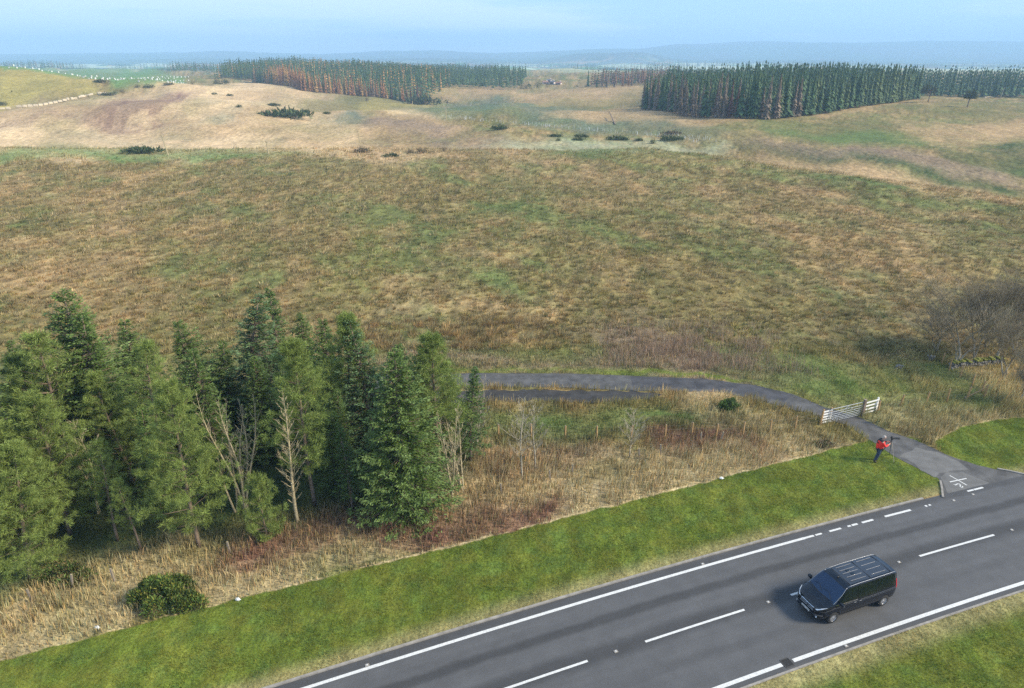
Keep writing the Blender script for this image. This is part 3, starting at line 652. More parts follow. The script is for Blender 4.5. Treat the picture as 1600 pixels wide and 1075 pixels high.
# moor tussocks
def tussocks(x, y, nb, h, w, spread, col):
    n = len(x); X = np.repeat(x, nb); Y = np.repeat(y, nb); a = rng.uniform(0, 2 * np.pi, n * nb); r = np.sqrt(rng.uniform(0, 1, n * nb)) * np.repeat(spread, nb)
    hh_ = np.repeat(h, nb) * rng.uniform(.6, 1.2, n * nb) * (1 - .35 * (r / np.repeat(spread, nb)) ** 2)
    cx = np.repeat(col, nb, 0) * rng.uniform(.78, 1.25, n * nb)[:, None]
    zz = np.repeat(H(x, y), nb); X2 = X + np.cos(a) * r; Y2 = Y + np.sin(a) * r
    n_ = n * nb; ww = np.repeat(w, nb); an = rng.uniform(0, 2 * np.pi, n_); ca, sa = np.cos(an), np.sin(an)
    V = np.empty((n_, 3, 3)); V[:, 0] = np.stack([X2 - ca * ww, Y2 - sa * ww, zz - .05], -1); V[:, 1] = np.stack([X2 + ca * ww, Y2 + sa * ww, zz - .05], -1)
    V[:, 2] = np.stack([X2 + np.cos(a) * r * .9 + hh_ * .28, Y2 + np.sin(a) * r * .9 - hh_ * .1, zz + hh_], -1)
    return V.reshape(-1, 3), np.arange(n_)[:, None] * 3 + [0, 1, 2], np.repeat(cx, 3, 0)
Vs, Fs, Cs = [], [], []; base = 0
def addm(t):
    global base
    Vs.append(t[0]); Fs.append(t[1] + base); Cs.append(t[2]); base += len(t[0])
for ya, yb, dens, nb, hs in ((55, 75, 4.2, 9, .7), (75, 105, 2.7, 7, .85), (105, 150, 1.5, 6, 1.1), (150, 215, .7, 5, 1.45)):
    x, y = scatter([(-ya * .86 - 12, ya), (ya * .86 + 12, ya), (yb * .86 + 12, yb), (-yb * .86 - 12, yb)], dens)
    k = (y < ycrest(x) + 10) & ~in_paved(x, y, .4)
    cl = fbm(x / 4, y / 4, 331, 3); k &= rng.uniform(0, 1, len(x)) < .35 + 1.3 * (cl - .25); x, y, cl = x[k], y[k], cl[k]
    cc = Cq(x, y, .45); rr = vn(x / 1.7, y / 1.7, 341)
    g = (cc[:, 1] > cc[:, 0]); cc = cc * .93
    u = rng.uniform(0, 1, len(x)) * .6 + vn(x / 1.3, y / 1.3, 347) * .4
    for lo_, hi_, cn_, k_ in ((0, .30, 'olive', .6), (.62, .72, 'brown', .5), (.66, 1, 'straw', .5), (.30, .36, 'green', .5)):
        q_ = ((u >= lo_) & (u < hi_))[:, None] * (k_ * np.where(g, .6, 1))[:, None]; cc = cc * (1 - q_) + np.array(PAL[cn_]) * q_
    hgt = np.where(g, .27, .46) * (.5 + .9 * rng.uniform(0, 1, len(x))) * (.6 + cl) * hs * np.where((y < 60), .7, 1)
    addm(tussocks(x, y, nb, hgt, np.full(len(x), .045 * hs + .01), np.full(len(x), .30 * hs) * rng.uniform(.6, 1.4, len(x)), vary(cc * 1.36, .60, 1.45, .07)))
# larger rush and tussock clumps with dark gaps between them
for ya, yb, dens, nb, hs in ((57, 80, .75, 44, .85), (80, 115, .62, 30, 1.0), (115, 160, .42, 20, 1.2), (160, 215, .24, 14, 1.45)):
    x, y = scatter([(-ya * .86 - 12, ya), (ya * .86 + 12, ya), (yb * .86 + 12, yb), (-yb * .86 - 12, yb)], dens)
    k = (y < ycrest(x) + 8) & ~in_paved(x, y, 1.2) & (y > 59); x, y = x[k], y[k]; cc = Cq(x, y, .45); g = cc[:, 1] > cc[:, 0] * 1.02; n_ = len(x)
    k = rng.uniform(0, 1, n_) < np.where(g, .35, 1) * (.35 + 1.1 * fbm(x / 7, y / 7, 351, 3)); x, y, cc, g = x[k], y[k], cc[k], g[k]; n_ = len(x)
    t = rng.uniform(0, 1, n_)[:, None]; tc_ = np.where(t < .42, np.array(PAL['straw']) * .82, np.where(t < .7, np.array(PAL['brown']) * 1.3, np.where(t < .85, np.array(PAL['gold']) * .75, np.array(PAL['olive']) * .8)))
    cc = cc * .4 + tc_ * .6; sz = rng.uniform(.55, 1.25, n_)
    addm(tussocks(x, y, nb, .52 * hs * sz, np.full(n_, .03 * hs + .01), .44 * hs * sz, cc * 1.32 * rng.uniform(.75, 1.2, n_)[:, None]))
x, y = scatter(W2([(540, 505), (700, 498), (860, 500), (900, 530), (760, 548), (560, 545)]), 1.5); k = (y > 59.5); x, y = x[k], y[k]; n_ = len(x)
k = rng.uniform(0, 1, n_) < .2 + .9 * fbm(x / 4, y / 4, 361, 2); x, y = x[k], y[k]; n_ = len(x); sz = rng.uniform(.6, 1.3, n_)
addm(tussocks(x, y, 46, .75 * sz, np.full(n_, .035), .5 * sz, vary(np.tile(np.array([.35, .255, .12]), (n_, 1)), .6, 1.3, .1)))
o = link('moor_grass', mesh_np('moor_grass', np.concatenate(Vs), np.concatenate(Fs), np.concatenate(Cs)), M['blade'])
tag(o, 'brown and olive rough moor grass and rushes covering the field behind the side road', 'grass', kind='stuff')
# ------------------------------------------------------------------ trees
def nrm(a): return a / np.maximum(np.linalg.norm(a, axis=-1, keepdims=True), 1e-9)
def kites(P, Dr, Ln, Wd, colr, roll=None):
    n = len(P); Dr = nrm(Dr); up = np.tile([0, 0, 1.], (n, 1)); S = np.cross(Dr, up); S = nrm(S + 1e-4); T = np.cross(S, Dr)
    r = rng.uniform(-1.2, 1.2, n) if roll is None else roll
    S = S * np.cos(r)[:, None] + T * np.sin(r)[:, None]
    V = np.empty((n, 4, 3)); L_ = Ln[:, None]; w = Wd[:, None]
    V[:, 0] = P; V[:, 1] = P + Dr * L_ * .45 + S * w; V[:, 2] = P + Dr * L_; V[:, 3] = P + Dr * L_ * .45 - S * w
    cc = np.repeat(colr[:, None, :], 4, 1)
    return V.reshape(-1, 3), np.arange(n)[:, None] * 4 + [0, 1, 2, 3], cc.reshape(-1, 3)
def spruce_mesh(seed, h, rad, dens=1., low=.03, asym=.25, green=(.082, .136, .022), tip=(.25, .34, .12), gap=0.0):
    r = np.random.default_rng(seed); K = []; tb = MB()
    lx, ly = r.normal(0, .012), r.normal(0, .012)
    axis = lambda t: np.array([lx * h * t * t * 3, ly * h * t * t * 3, h * t])
    tb.tube([axis(t) for t in np.linspace(0, .99, 9)], [max(.012, .018 * h * (1 - t) ** .9 * .62 + .012) for t in np.linspace(0, .99, 9)], 7)
    zt = low; aj = r.uniform(0, 6.28)
    P, Dd, Ln, Wd, cl = [], [], [], [], []
    while zt < .985:
        nb = int(r.integers(7, 11) * (1 if zt < .9 else .7)); a0 = r.uniform(0, 6.28)
        for k in range(nb):
            if r.uniform() < gap: continue
            a = a0 + 6.283 * k / nb + r.normal(0, .18)
            lf = (1 - zt) ** .82 * (1.0 if zt > .12 else .75 + 2 * zt)
            L_ = rad * lf * r.uniform(.72, 1.12) * (1 + asym * math.cos(a - aj)) + .12
            p0 = axis(zt + r.normal(0, .008)); rise = .62 * zt - .22 + r.normal(0, .06); d = np.array([math.cos(a), math.sin(a), rise])
            m = max(4, int(L_ / (.115 / dens))); s = np.sort(r.uniform(.12, 1, m)); sag = -.18 * L_
            pos = p0 + d * (s[:, None] * L_) + np.stack([s * 0, s * 0, sag * np.sin(s * 2.2) * (1 - zt) + .16 * L_ * s ** 3], -1)
            if L_ > .5: tb.tube([p0, p0 + d * L_ * .5 + [0, 0, sag * .8 * (1 - zt)], p0 + d * L_ * .85 + [0, 0, sag * .8 * (1 - zt)]], [.028, .016, .006], 3, False)
            for rep in range(7):
                q = r.normal(0, 1, m); side = np.sign(q) * (.55 + .5 * np.abs(q) * .4)
                perp = np.array([-math.sin(a), math.cos(a), 0.])
                dd = d * .75 + perp * side[:, None] + np.stack([0 * s, 0 * s, r.normal(-.12, .2, m)], -1)
                if rep >= 5: dd = d + r.normal(0, .25, (m, 3))
                P.append(pos + r.normal(0, .045, (m, 3)) + perp * (r.normal(0, .10, m) * L_ * .6)[:, None]); Dd.append(dd)
                wd = (1 - s * .55) * min(1, .45 + L_ * .35)
                Ln.append((.14 + .20 * r.uniform(0, 1, m)) * wd * 1.2); Wd.append(.016 + .02 * r.uniform(0, 1, m))
                t_ = np.clip(s ** 2 * r.uniform(.2, 1.1, m), 0, 1)[:, None]
                base_ = np.array(green) * r.uniform(.65, 1.35, m)[:, None]
                cl.append(base_ * (1 - t_ * .75) + np.array(tip) * r.uniform(.7, 1.25, m)[:, None] * t_ * .75)
        zt += (.021 + .010 * (1 - zt)) * (9 / h) * r.uniform(.8, 1.25)
    V, F, c = kites(np.concatenate(P), np.concatenate(Dd), np.concatenate(Ln), np.concatenate(Wd), np.concatenate(cl))
    return mesh_np('crown', V, F, c), mesh_np('trunk', tb.v, tb.f, smooth=True)
def pine_mesh(seed, h, rad, low=.18, dens=1., col=(.125, .175, .028), tip=(.31, .38, .11), bend=.02, shape=.85, fork=False):
    r = np.random.default_rng(seed); tb = MB(); P, Dd, Ln, Wd, cl = [], [], [], [], []
    bx, by = r.normal(0, bend), r.normal(0, bend); w1, w2 = r.uniform(0, 6, 2)
    axis = lambda t: np.array([bx * h * t + .012 * h * math.sin(t * 5 + w1) * t, by * h * t + .010 * h * math.sin(t * 4 + w2) * t, h * t])
    T = np.linspace(0, .98, 11); tb.tube([axis(t) for t in T], [.015 * h * (1 - t) ** .8 * .75 + .014 for t in T], 7)
    zt = low
    while zt < .99:
        nb = int(r.integers(5, 8)); a0 = r.uniform(0, 6.28)
        for k in range(nb):
            a = a0 + 6.283 * k / nb + r.normal(0, .25); q = (zt - low) / (1 - low)
            lf = (min(1, q * 4 + .45)) * (1 - q) ** shape
            L_ = rad * lf * r.uniform(.6, 1.15) + .15; p0 = axis(zt); el = .18 + .75 * q + r.normal(0, .1); d = np.array([math.cos(a), math.sin(a), el])
            end = p0 + d * L_
            tb.tube([p0, p0 + d * L_ * .5 - [0, 0, .05 * L_], end], [.022, .014, .006], 3, False)
            subs = [(p0 + d * L_ * t, d) for t in np.linspace(.32 if q > .2 else .5, 1, max(3, int(L_ / .22)))]
            for pp, d0 in subs:
                for _ in range(int(2 * dens) + 1):
                    an = a + r.normal(0, .8); dl = np.array([math.cos(an), math.sin(an), .35 + r.normal(0, .3)]); pc = pp + dl * r.uniform(.05, .42) * min(1, L_)
                    m = int(42 * dens); dd = dl * .55 + r.normal(0, .6, (m, 3)) + [0, 0, .3]
                    P.append(np.repeat(pc[None], m, 0) + r.normal(0, .05, (m, 3))); Dd.append(dd); Ln.append(r.uniform(.12, .24, m)); Wd.append(r.uniform(.005, .010, m))
                    b = r.uniform(.7, 1.3); t_ = r.uniform(0, 1, m)[:, None] * .8
                    cl.append((np.array(col) * (1 - t_) + np.array(tip) * t_) * b)
        zt += (.055) * (8 / h) * r.uniform(.75, 1.25)
    # dead lower snags
    for k in range(6):
        a = r.uniform(0, 6.28); t = r.uniform(.12, low + .1); p0 = axis(t); L_ = r.uniform(.3, .5) * rad; d = np.array([math.cos(a), math.sin(a), .15])
        tb.tube([p0, p0 + d * L_], [.016, .005], 3, False)
    V, F, c = kites(np.concatenate(P), np.concatenate(Dd), np.concatenate(Ln), np.concatenate(Wd), np.concatenate(cl))
    return mesh_np('crown', V, F, c), mesh_np('trunk', tb.v, tb.f, smooth=True)
def bare_mesh(seed, h, spread=.5, stems=1, depth=5, r0=None, up=.55, twig=1.):
    r = random.Random(seed); tr = MB(); br = MB(); r0 = r0 or .012 * h
    def grow(p, d, L_, rad, lev):
        n = 3; P = [p]; Rr = [rad]
        for i in range(n):
            d = (d + Vector((r.gauss(0, .13), r.gauss(0, .13), r.gauss(.03, .08)))).normalized(); p = p + d * L_ / n; P.append(p); Rr.append(rad * (1 - .35 * (i + 1) / n))
        (tr if lev == 0 else br).tube(P, Rr, 6 if lev == 0 else 4 if lev < 2 else 3, False)
        if lev >= depth: return
        nb = r.randint(2, 3) + (1 if lev in (1, 2, 3) else 0)
        for k in range(nb):
            i = r.choice((1, 2, 3)) if lev else r.choice((2, 3)); an = r.uniform(0, 6.28)
            side = Vector((math.cos(an), math.sin(an), 0)); nd = (d * (1 - spread * .5) + side * spread * r.uniform(.6, 1.3) + Vector((0, 0, up * .5))).normalized()
            grow(P[i], nd, L_ * r.uniform(.52, .8), max(.0045, rad * .52), lev + 1)
        grow(P[-1], d, L_ * .75, max(.0045, rad * .62), lev + 1)
    for s_ in range(stems):
        a = r.uniform(0, 6.28); lean = .05 if stems == 1 else r.uniform(.1, .3)
        p = Vector((math.cos(a) * .12 * (stems > 1), math.sin(a) * .12 * (stems > 1), -.05))
        grow(p, Vector((math.cos(a) * lean, math.sin(a) * lean, 1)).normalized(), h * .36 * r.uniform(.85, 1.1), r0 * (.8 if stems > 1 else 1), 0)
    zmax = max(v[2] for v in br.v); k = h / zmax
    f = lambda V: [(x * k, y * k, z * k) for x, y, z in V]
    return mesh_np('branches', f(br.v), br.f), mesh_np('trunk', f(tr.v), tr.f, smooth=True)
def leader_mesh(seed, h, rad, n=26, stems=1, base=.16, ang=.75, sub=7):
    r = random.Random(seed); tr = MB(); br = MB()
    for s_ in range(stems):
        a = r.uniform(0, 6.28); ln = 0 if stems == 1 else r.uniform(.08, .2); hs = h * (1 if s_ == 0 else r.uniform(.7, .95)); w1 = r.uniform(0, 6)
        ax = lambda t: Vector((math.cos(a) * (ln * h * t + .08 * (stems > 1)) + .02 * h * math.sin(t * 6 + w1) * t, math.sin(a) * (ln * h * t + .08 * (stems > 1)) + .02 * h * math.sin(t * 5 + w1), hs * t))
        T = [i / 10 for i in range(11)]; r0 = .013 * h / (1 + .3 * (stems > 1)); tr.tube([ax(t) for t in T], [max(.008, r0 * (1 - t) ** .8) for t in T], 6, False)
        for k in range(n):
            t = base + (1 - base) * (k + r.random()) / n; p = ax(t); an = k * 2.4 + r.uniform(-.4, .4); q = (t - base) / (1 - base)
            L_ = rad * (min(1, .45 + q * 2.2)) * (1 - q) ** .6 * r.uniform(.6, 1.2) + .12; d = Vector((math.cos(an), math.sin(an), ang + r.gauss(0, .15))).normalized()
            mid_ = p + d * L_ * .5 + Vector((0, 0, .04 * L_)); end = p + d * L_ + Vector((0, 0, .18 * L_)); rr = max(.007, .0030 * h * (1 - q) ** .6)
            br.tube([p, mid_, end], [rr, rr * .7, .005], 4, False)
            for j in range(sub):
                u = r.uniform(.15, .95); b0 = p.lerp(mid_, u * 2) if u < .5 else mid_.lerp(end, u * 2 - 1); l2 = L_ * r.uniform(.2, .42); a2 = an + r.choice((-1, 1)) * r.uniform(.4, .9)
                e2 = b0 + Vector((math.cos(a2), math.sin(a2), ang + r.uniform(0, .5))).normalized() * l2; br.tube([b0, e2], [.0065, .004], 3, False)
                for _ in range(4): a3 = a2 + r.uniform(-.8, .8); b1 = b0.lerp(e2, r.uniform(.3, .8)); br.tube([b1, b1 + Vector((math.cos(a3), math.sin(a3), 1.0)).normalized() * l2 * .5], [.005, .003], 3, False)
    return mesh_np('branches', br.v, br.f), mesh_np('trunk', tr.v, tr.f, smooth=True)
def put_tree(name, lab, cat, meshes, loc, rz=0, s=1., mats=('leafy', 'bark'), group=None, crown='crown', lean=(0, 0)):
    e = empty(name, loc, rz, s); e.rotation_euler = (lean[0], lean[1], rz); tag(e, lab, cat, group)
    link(crown, meshes[0], M[mats[0]], e); link('trunk', meshes[1], M[mats[1]], e); return e
GW = 'conifers in the roadside woodland'
SP = [spruce_mesh(1, 9, 2.7, 1.15, asym=.12), spruce_mesh(2, 9, 2.3, .9, low=.08, gap=.06), spruce_mesh(3, 9, 2.1, .8, low=.10, gap=.15, green=(.070, .120, .034), tip=(.21, .31, .16)),
      spruce_mesh(4, 9, 2.5, .95, low=.05, asym=.4, gap=.08), spruce_mesh(5, 9, 1.5, .8, low=.2, gap=.2, green=(.08, .14, .03), tip=(.18, .27, .09))]
PN = [pine_mesh(11, 8, 2.1, .16), pine_mesh(12, 8, 1.5, .30, shape=.7), pine_mesh(13, 8, 1.9, .12, bend=.03), pine_mesh(14, 8, 1.3, .42, bend=.05, dens=.8), pine_mesh(15, 3, 1.1, .05, dens=1.2)]
def tree_at(kind, i, bpx, top, lab, rz=0, wf=1., lean=(0, 0), dy=0):
    p = gp(*bpx); wf = wf * (1.0 if i == 0 and kind == 's' else 1.2 if kind == 's' else 1.0); hh_ = height_at(p, top); L_ = SP if kind == 's' else PN; base_h = 9 if kind == 's' else (8 if i < 4 else 3)
    e = empty('spruce_tree' if kind == 's' else 'pine_tree', p, rz); s = hh_ / base_h; e.scale = (s * wf, s * wf, s); e.rotation_euler = (lean[0], lean[1], rz)
    tag(e, lab, 'tree', GW); link('crown', L_[i][0], M['leafy'], e); link('trunk', L_[i][1], M['bark'], e); return e
for a in (
    ('s', 0, (632, 803), 552, 'largest dense dark green spruce at the front right corner of the roadside wood', .3, 1.18),
    ('s', 3, (170, 730), 452, 'tall blue green spruce with a ragged top, highest tree at the left of the wood', 2.1, 1.05),
    ('s', 2, (400, 690), 462, 'tall open spruce with a flat tufted top, left of centre in the wood', 1.0, 1.15),
    ('s', 4, (452, 672), 455, 'slim spruce with a thin pointed top, centre back of the wood', 4.0, .95),
    ('p', 2, (545, 715), 492, 'broad pine with a forked pale trunk behind the middle of the wood', .5, 1.0),
    ('s', 2, (590, 740), 508, 'dark blue spruce right behind the large front spruce, on its left', 3.3, 1.05),
    ('p', 1, (688, 745), 530, 'bright green slender pine with a straight lit trunk at the right end of the wood', 1.2, 1.05),
    ('s', 4, (735, 720), 575, 'light green feathery conifer at the far right end of the wood beside the side road', 2.2, 1.1),
    ('p', 0, (311, 855), 602, 'broad blue green pine in front of the wood with its short pale trunk showing', .0, .9),
    ('p', 1, (492, 790), 540, 'upright light green pine with a long bare trunk, middle front of the wood', 2.6, .95),
    ('s', 4, (551, 797), 660, 'small narrow dark green spruce just left of the large front spruce', 5.0, .9),
    ('p', 4, (418, 842), 745, 'low bushy young pine in the grass before the middle of the wood', .4, .66),
    ('p', 3, (262, 770), 545, 'thin yellow green pine behind the broad front pine', 1.9, 1.1),
    ('p', 3, (120, 770), 520, 'thin pine with a pale stem in front of the highest spruce at left', .2, 1.15),
    ('s', 1, (235, 690), 500, 'bushy green spruce between the highest left spruce and the flat topped one', .9, 1.05),
    ('s', 3, (185, 745), 492, 'wide mid green spruce with brownish inner branches, left part of the wood', 3.9, 1.1),
    ('s', 1, (20, 800), 492, 'blue green conifer cut by the left edge of the photo, upper part', 5.4, 1.15),
    ('p', 2, (48, 905), 715, 'wide low pine at the lower left corner of the wood', 2.2, 1.35),
    ('p', 0, (-8, 890), 610, 'broad green pine cut by the left edge of the photo, lower part', 3.0, 1.15),
    ('p', 3, (184, 845), 690, 'leaning young pine with a bare brown trunk between the two broad front pines', .8, 1.0),
    ('p', 3, (222, 862), 750, 'smallest thin pine with a grey stem left of the broad front pine', 4.4, 1.1),
    ('p', 0, (110, 835), 620, 'mid green pine filling the gap behind the leaning young pine', 5.1, 1.1),
    ('s', 3, (320, 690), 500, 'dark spruce half hidden left of the flat topped spruce', 1.1, 1.0),
    ('s', 1, (490, 660), 492, 'dark green spruce at the back between the slim spruce and the forked pine', 2.9, .95),
    ('s', 1, (345, 745), 545, 'dark green spruce deep in the wood behind the multi stemmed bare tree', 4.9, .95),
    ('s', 3, (640, 720), 538, 'blue green spruce peeping out behind the top of the large front spruce', 5.9, .9),
    ('s', 1, (60, 690), 535, 'dark spruce at the back left of the wood, below the highest one', 2.5, 1.1),
    ('s', 3, (540, 760), 610, 'dark spruce in the shade between the upright front pine and the large spruce', 3.5, .85),
    ('p', 0, (15, 860), 560, 'mid green pine behind the two lowest pines at the left edge', 2.0, 1.1),
    ('p', 2, (215, 770), 590, 'bushy yellow green pine left behind the broad front pine', 4.0, 1.1),
    ('p', 1, (90, 760), 560, 'slender pine in front of the back row spruce at the left', 3.1, 1.2),
    ('s', 3, (665, 735), 545, 'dark spruce between the large front spruce and the bright right end pine', 2.9, .9),
    ('s', 1, (530, 690), 500, 'dark green spruce right behind the forked pine', 4.1, .95),
    ('s', 1, (418, 715), 560, 'dark low spruce behind the gap with the bare pale trees, right one', 2.2, 1.0),
    ('s', 3, (372, 700), 535, 'dark spruce behind the gap with the bare pale trees, left one', 3.2, 1.0),
    ('s', 1, (700, 700), 575, 'dark low spruce behind the bright pine at the right end', 1.2, .95),
    ('s', 1, (255, 800), 640, 'dark understorey spruce behind the trunk of the leaning pine', 1.5, .9),
): tree_at(*a)
# bare trees
GB = 'bare deciduous trees'
for nm, sd, bpx, top, stems, sp_, mt, lab, wf in (
    ('bare_tree', 21, (384, 800), 592, 3, .32, 'palebark', 'bare multi stemmed tree with yellowish upright stems inside the wood', .8),
    ('bare_tree', 22, (468, 815), 610, 1, .34, 'palebark', 'pale twiggy bare tree leaning left in front of the wood beside the low young pine', .95),
    ('bare_tree', 41, (366, 800), 630, 2, .32, 'palebark', 'slim bare pale tree just left of the yellowish multi stemmed one', .8),
    ('bare_tree', 42, (722, 765), 640, 3, .32, 'palebark', 'low twiggy bare shrub tree right of the straw coloured bare tree', .8),
    ('bare_tree', 23, (155, 800), 640, 2, .5, 'palebark', 'bare pale branched tree between the left pines', 1.0),
    ('bare_tree', 24, (708, 778), 618, 2, .40, 'palebark', 'bare straw coloured tree against the right side of the large spruce', .9),
    ('bare_tree', 25, (815, 750), 622, 1, .55, 'greybark', 'thin bare birch in the rough grass, left one of the pair', .9),
    ('bare_tree', 26, (834, 733), 636, 1, .55, 'greybark', 'thin bare birch in the rough grass, right one of the pair', 1.0),
    ('bare_tree', 27, (985, 714), 640, 1, .62, 'greybark', 'small grey bare tree with a rounded fan of twigs below the lay-by', 1.15),
    ('bare_tree', 28, (745, 700), 588, 3, .5, 'greybark', 'grey twiggy sallow at the end of the wood touching the side road', .8),
    ('bare_tree', 29, (430, 640), 500, 4, .5, 'twig', 'brown twiggy sallow at the back of the wood under the slim spruce', 1.0),
    ('bare_tree', 30, (1490, 570), 435, 3, .6, 'greybark', 'leftmost wide bare tree of the group above the mossy wall', 1.5),
    ('bare_tree', 31, (1522, 560), 420, 2, .5, 'greybark', 'tall bare tree second from the left above the mossy wall', 1.0),
    ('bare_tree', 32, (1556, 566), 412, 2, .5, 'greybark', 'tall bare tree right of the middle above the mossy wall', 1.0),
    ('bare_tree', 33, (1585, 556), 405, 3, .5, 'greybark', 'tall bare tree at the right edge of the photo above the mossy wall', 1.1),
    ('bare_tree', 34, (1540, 545), 415, 2, .5, 'twig', 'brown bare tree at the back of the group above the mossy wall', 1.1),
    ('bare_tree', 35, (1620, 562), 405, 3, .5, 'greybark', 'bare tree cut by the right edge of the photo behind the mossy wall', 1.1),
    ('bare_tree', 37, (1462, 548), 465, 3, .6, 'greybark', 'low spreading bare thorn left of the wide bare tree above the mossy wall', 1.5),
    ('bare_tree', 38, (1570, 590), 470, 3, .55, 'greybark', 'grey bare tree standing just below the right end of the mossy wall', 1.2),
    ('bare_tree', 36, (1594, 628), 535, 2, .55, 'greybark', 'small leaning bare thorn at the right edge below the mossy wall', 1.0)):
    p = gp(*bpx); ht = height_at(p, top); d = 6 if (bpx[0] > 1450 or sd in (29,)) else 5
    LD = {41: (.7, 16, 2, .3, 1.5, 6), 42: (.9, 20, 3, .1, 1.0, 7), 21: (.95, 20, 5, .25, 1.5, 6), 22: (1.15, 58, 1, .12, .95, 10), 23: (1.2, 22, 2, .3, .8, 6), 24: (1.0, 22, 3, .15, 1.1, 7), 25: (1.7, 26, 1, .25, .8, 7), 26: (1.6, 26, 1, .2, .8, 7), 27: (1.5, 30, 1, .15, .7, 7), 28: (1.3, 24, 3, .2, 1.0, 7)}
    if sd in LD: q = LD[sd]; ms = leader_mesh(sd, ht, q[0], q[1], q[2], q[3], q[4], q[5]); wf = 1
    else: ms = bare_mesh(sd, ht, sp_, stems, d if stems < 3 else 5)
    e = put_tree(nm, lab, 'tree', ms, p, random.uniform(0, 6), 1, (mt if mt == 'twig' else 'twig' if 30 <= sd < 40 else mt, mt), GB, 'branches'); e.scale = (wf, wf, 1)

# bushes
def bush_mesh(seed, rx, ry, h, n, cols, lump=.35, leaf=.11, lobes=22):
    r = np.random.default_rng(seed); K = []
    ra = np.sqrt(r.uniform(0, 1, lobes)) * .72; an_ = r.uniform(0, 6.28, lobes); cx = np.cos(an_) * ra * rx; cy = np.sin(an_) * ra * ry; q = 1.05 - ra ** 1.5 * .95
    lr = r.uniform(.18, .34, lobes); ch = h * q * r.uniform(.6, 1, lobes)
    k = r.integers(0, lobes, n); d = nrm(r.normal(0, 1, (n, 3))); d[:, 2] = np.abs(d[:, 2]); rr = r.uniform(.45, 1.22, n) ** .6
    P = np.stack([cx[k] + d[:, 0] * lr[k] * rx * rr, cy[k] + d[:, 1] * lr[k] * ry * rr, d[:, 2] * ch[k] * rr * .98], -1)
    dd = d + r.normal(0, .6, (n, 3)) + [0, 0, .35]; cols = np.array(cols); c = cols[r.integers(0, len(cols), n)] * r.uniform(.6, 1.4, n)[:, None]
    lum = .75 + .5 * r.uniform(0, 1, lobes)[k]; c = c * lum[:, None]
    V, F, c = kites(P, dd, r.uniform(.7, 2.0, n) * leaf, r.uniform(.14, .30, n) * leaf, c)
    return mesh_np('foliage', V, F, c)
def stems_mesh(seed, rx, ry, h, n=14):
    r = random.Random(seed); t = MB()
    for i in range(n):
        a = r.uniform(0, 6.28); q = r.uniform(.2, .75); t.tube([(0, 0, -.05), (math.cos(a) * rx * q * .5, math.sin(a) * ry * q * .5, h * .4), (math.cos(a) * rx * q, math.sin(a) * ry * q, h * .8)], [.02 * h, .014 * h, .006 * h], 3, False)
    return mesh_np('stems', t.v, t.f)
def bush(bpx, wpx, hpx, lab, cols, n, name='gorse_bush', group=None, leaf=None, depth=.6, cat='bush'):
    p = gp(bpx[0], bpx[1]); zc = p.y * cP + (CAM_H - p.z) * sP; rx = wpx * zc / FPX / 2
    hh_ = max(.3, hpx * zc / FPX / .97); ry = rx * depth; hh_ = max(.25, hh_ - ry * .35 * (CAM_H / max(60, p.y * 2)))
    p = gp(bpx[0], bpx[1]) + Vector((0, ry * .8, 0)); p.z = hz(p.x, p.y)
    e = empty(name, p); tag(e, lab, cat, group); sd = int(bpx[0] * 7 + bpx[1])
    link('foliage', bush_mesh(sd, rx, ry, hh_, n, cols, leaf=leaf or max(.1, rx * .11)), M['leafy'], e)
    link('stems', stems_mesh(sd, rx * .6, ry * .6, hh_ * .6), M['twig'], e); return e
GC = [(.08, .14, .03), (.12, .18, .035), (.22, .22, .04), (.06, .09, .025)]
DG = [(.050, .085, .032), (.072, .105, .035), (.09, .11, .045)]
BR = [(.19, .13, .08), (.15, .11, .075), (.22, .17, .10)]
bush((250, 963), 132, 60, 'large olive green gorse bush in the straw grass at lower left', GC, 24000, leaf=.12, depth=.62)
bush((1143, 645), 48, 24, 'compact dark green gorse bush beside the bend of the side road', GC[:2] + DG[:1], 3500, leaf=.12)
bush((1288, 702), 44, 12, 'low dark green shrub in the grass between the fence and the verge', GC[:1] + BR, 900, 'low_shrub', leaf=.11)
bush((84, 922), 120, 26, 'bright green bramble thicket at the foot of the lower left pine', [(.08, .14, .03), (.12, .17, .04), (.10, .10, .03), (.2, .16, .07)], 6500, 'bramble_thicket', leaf=.12)
bush((110, 150), 1, 1, 'x', DG, 1) if False else None
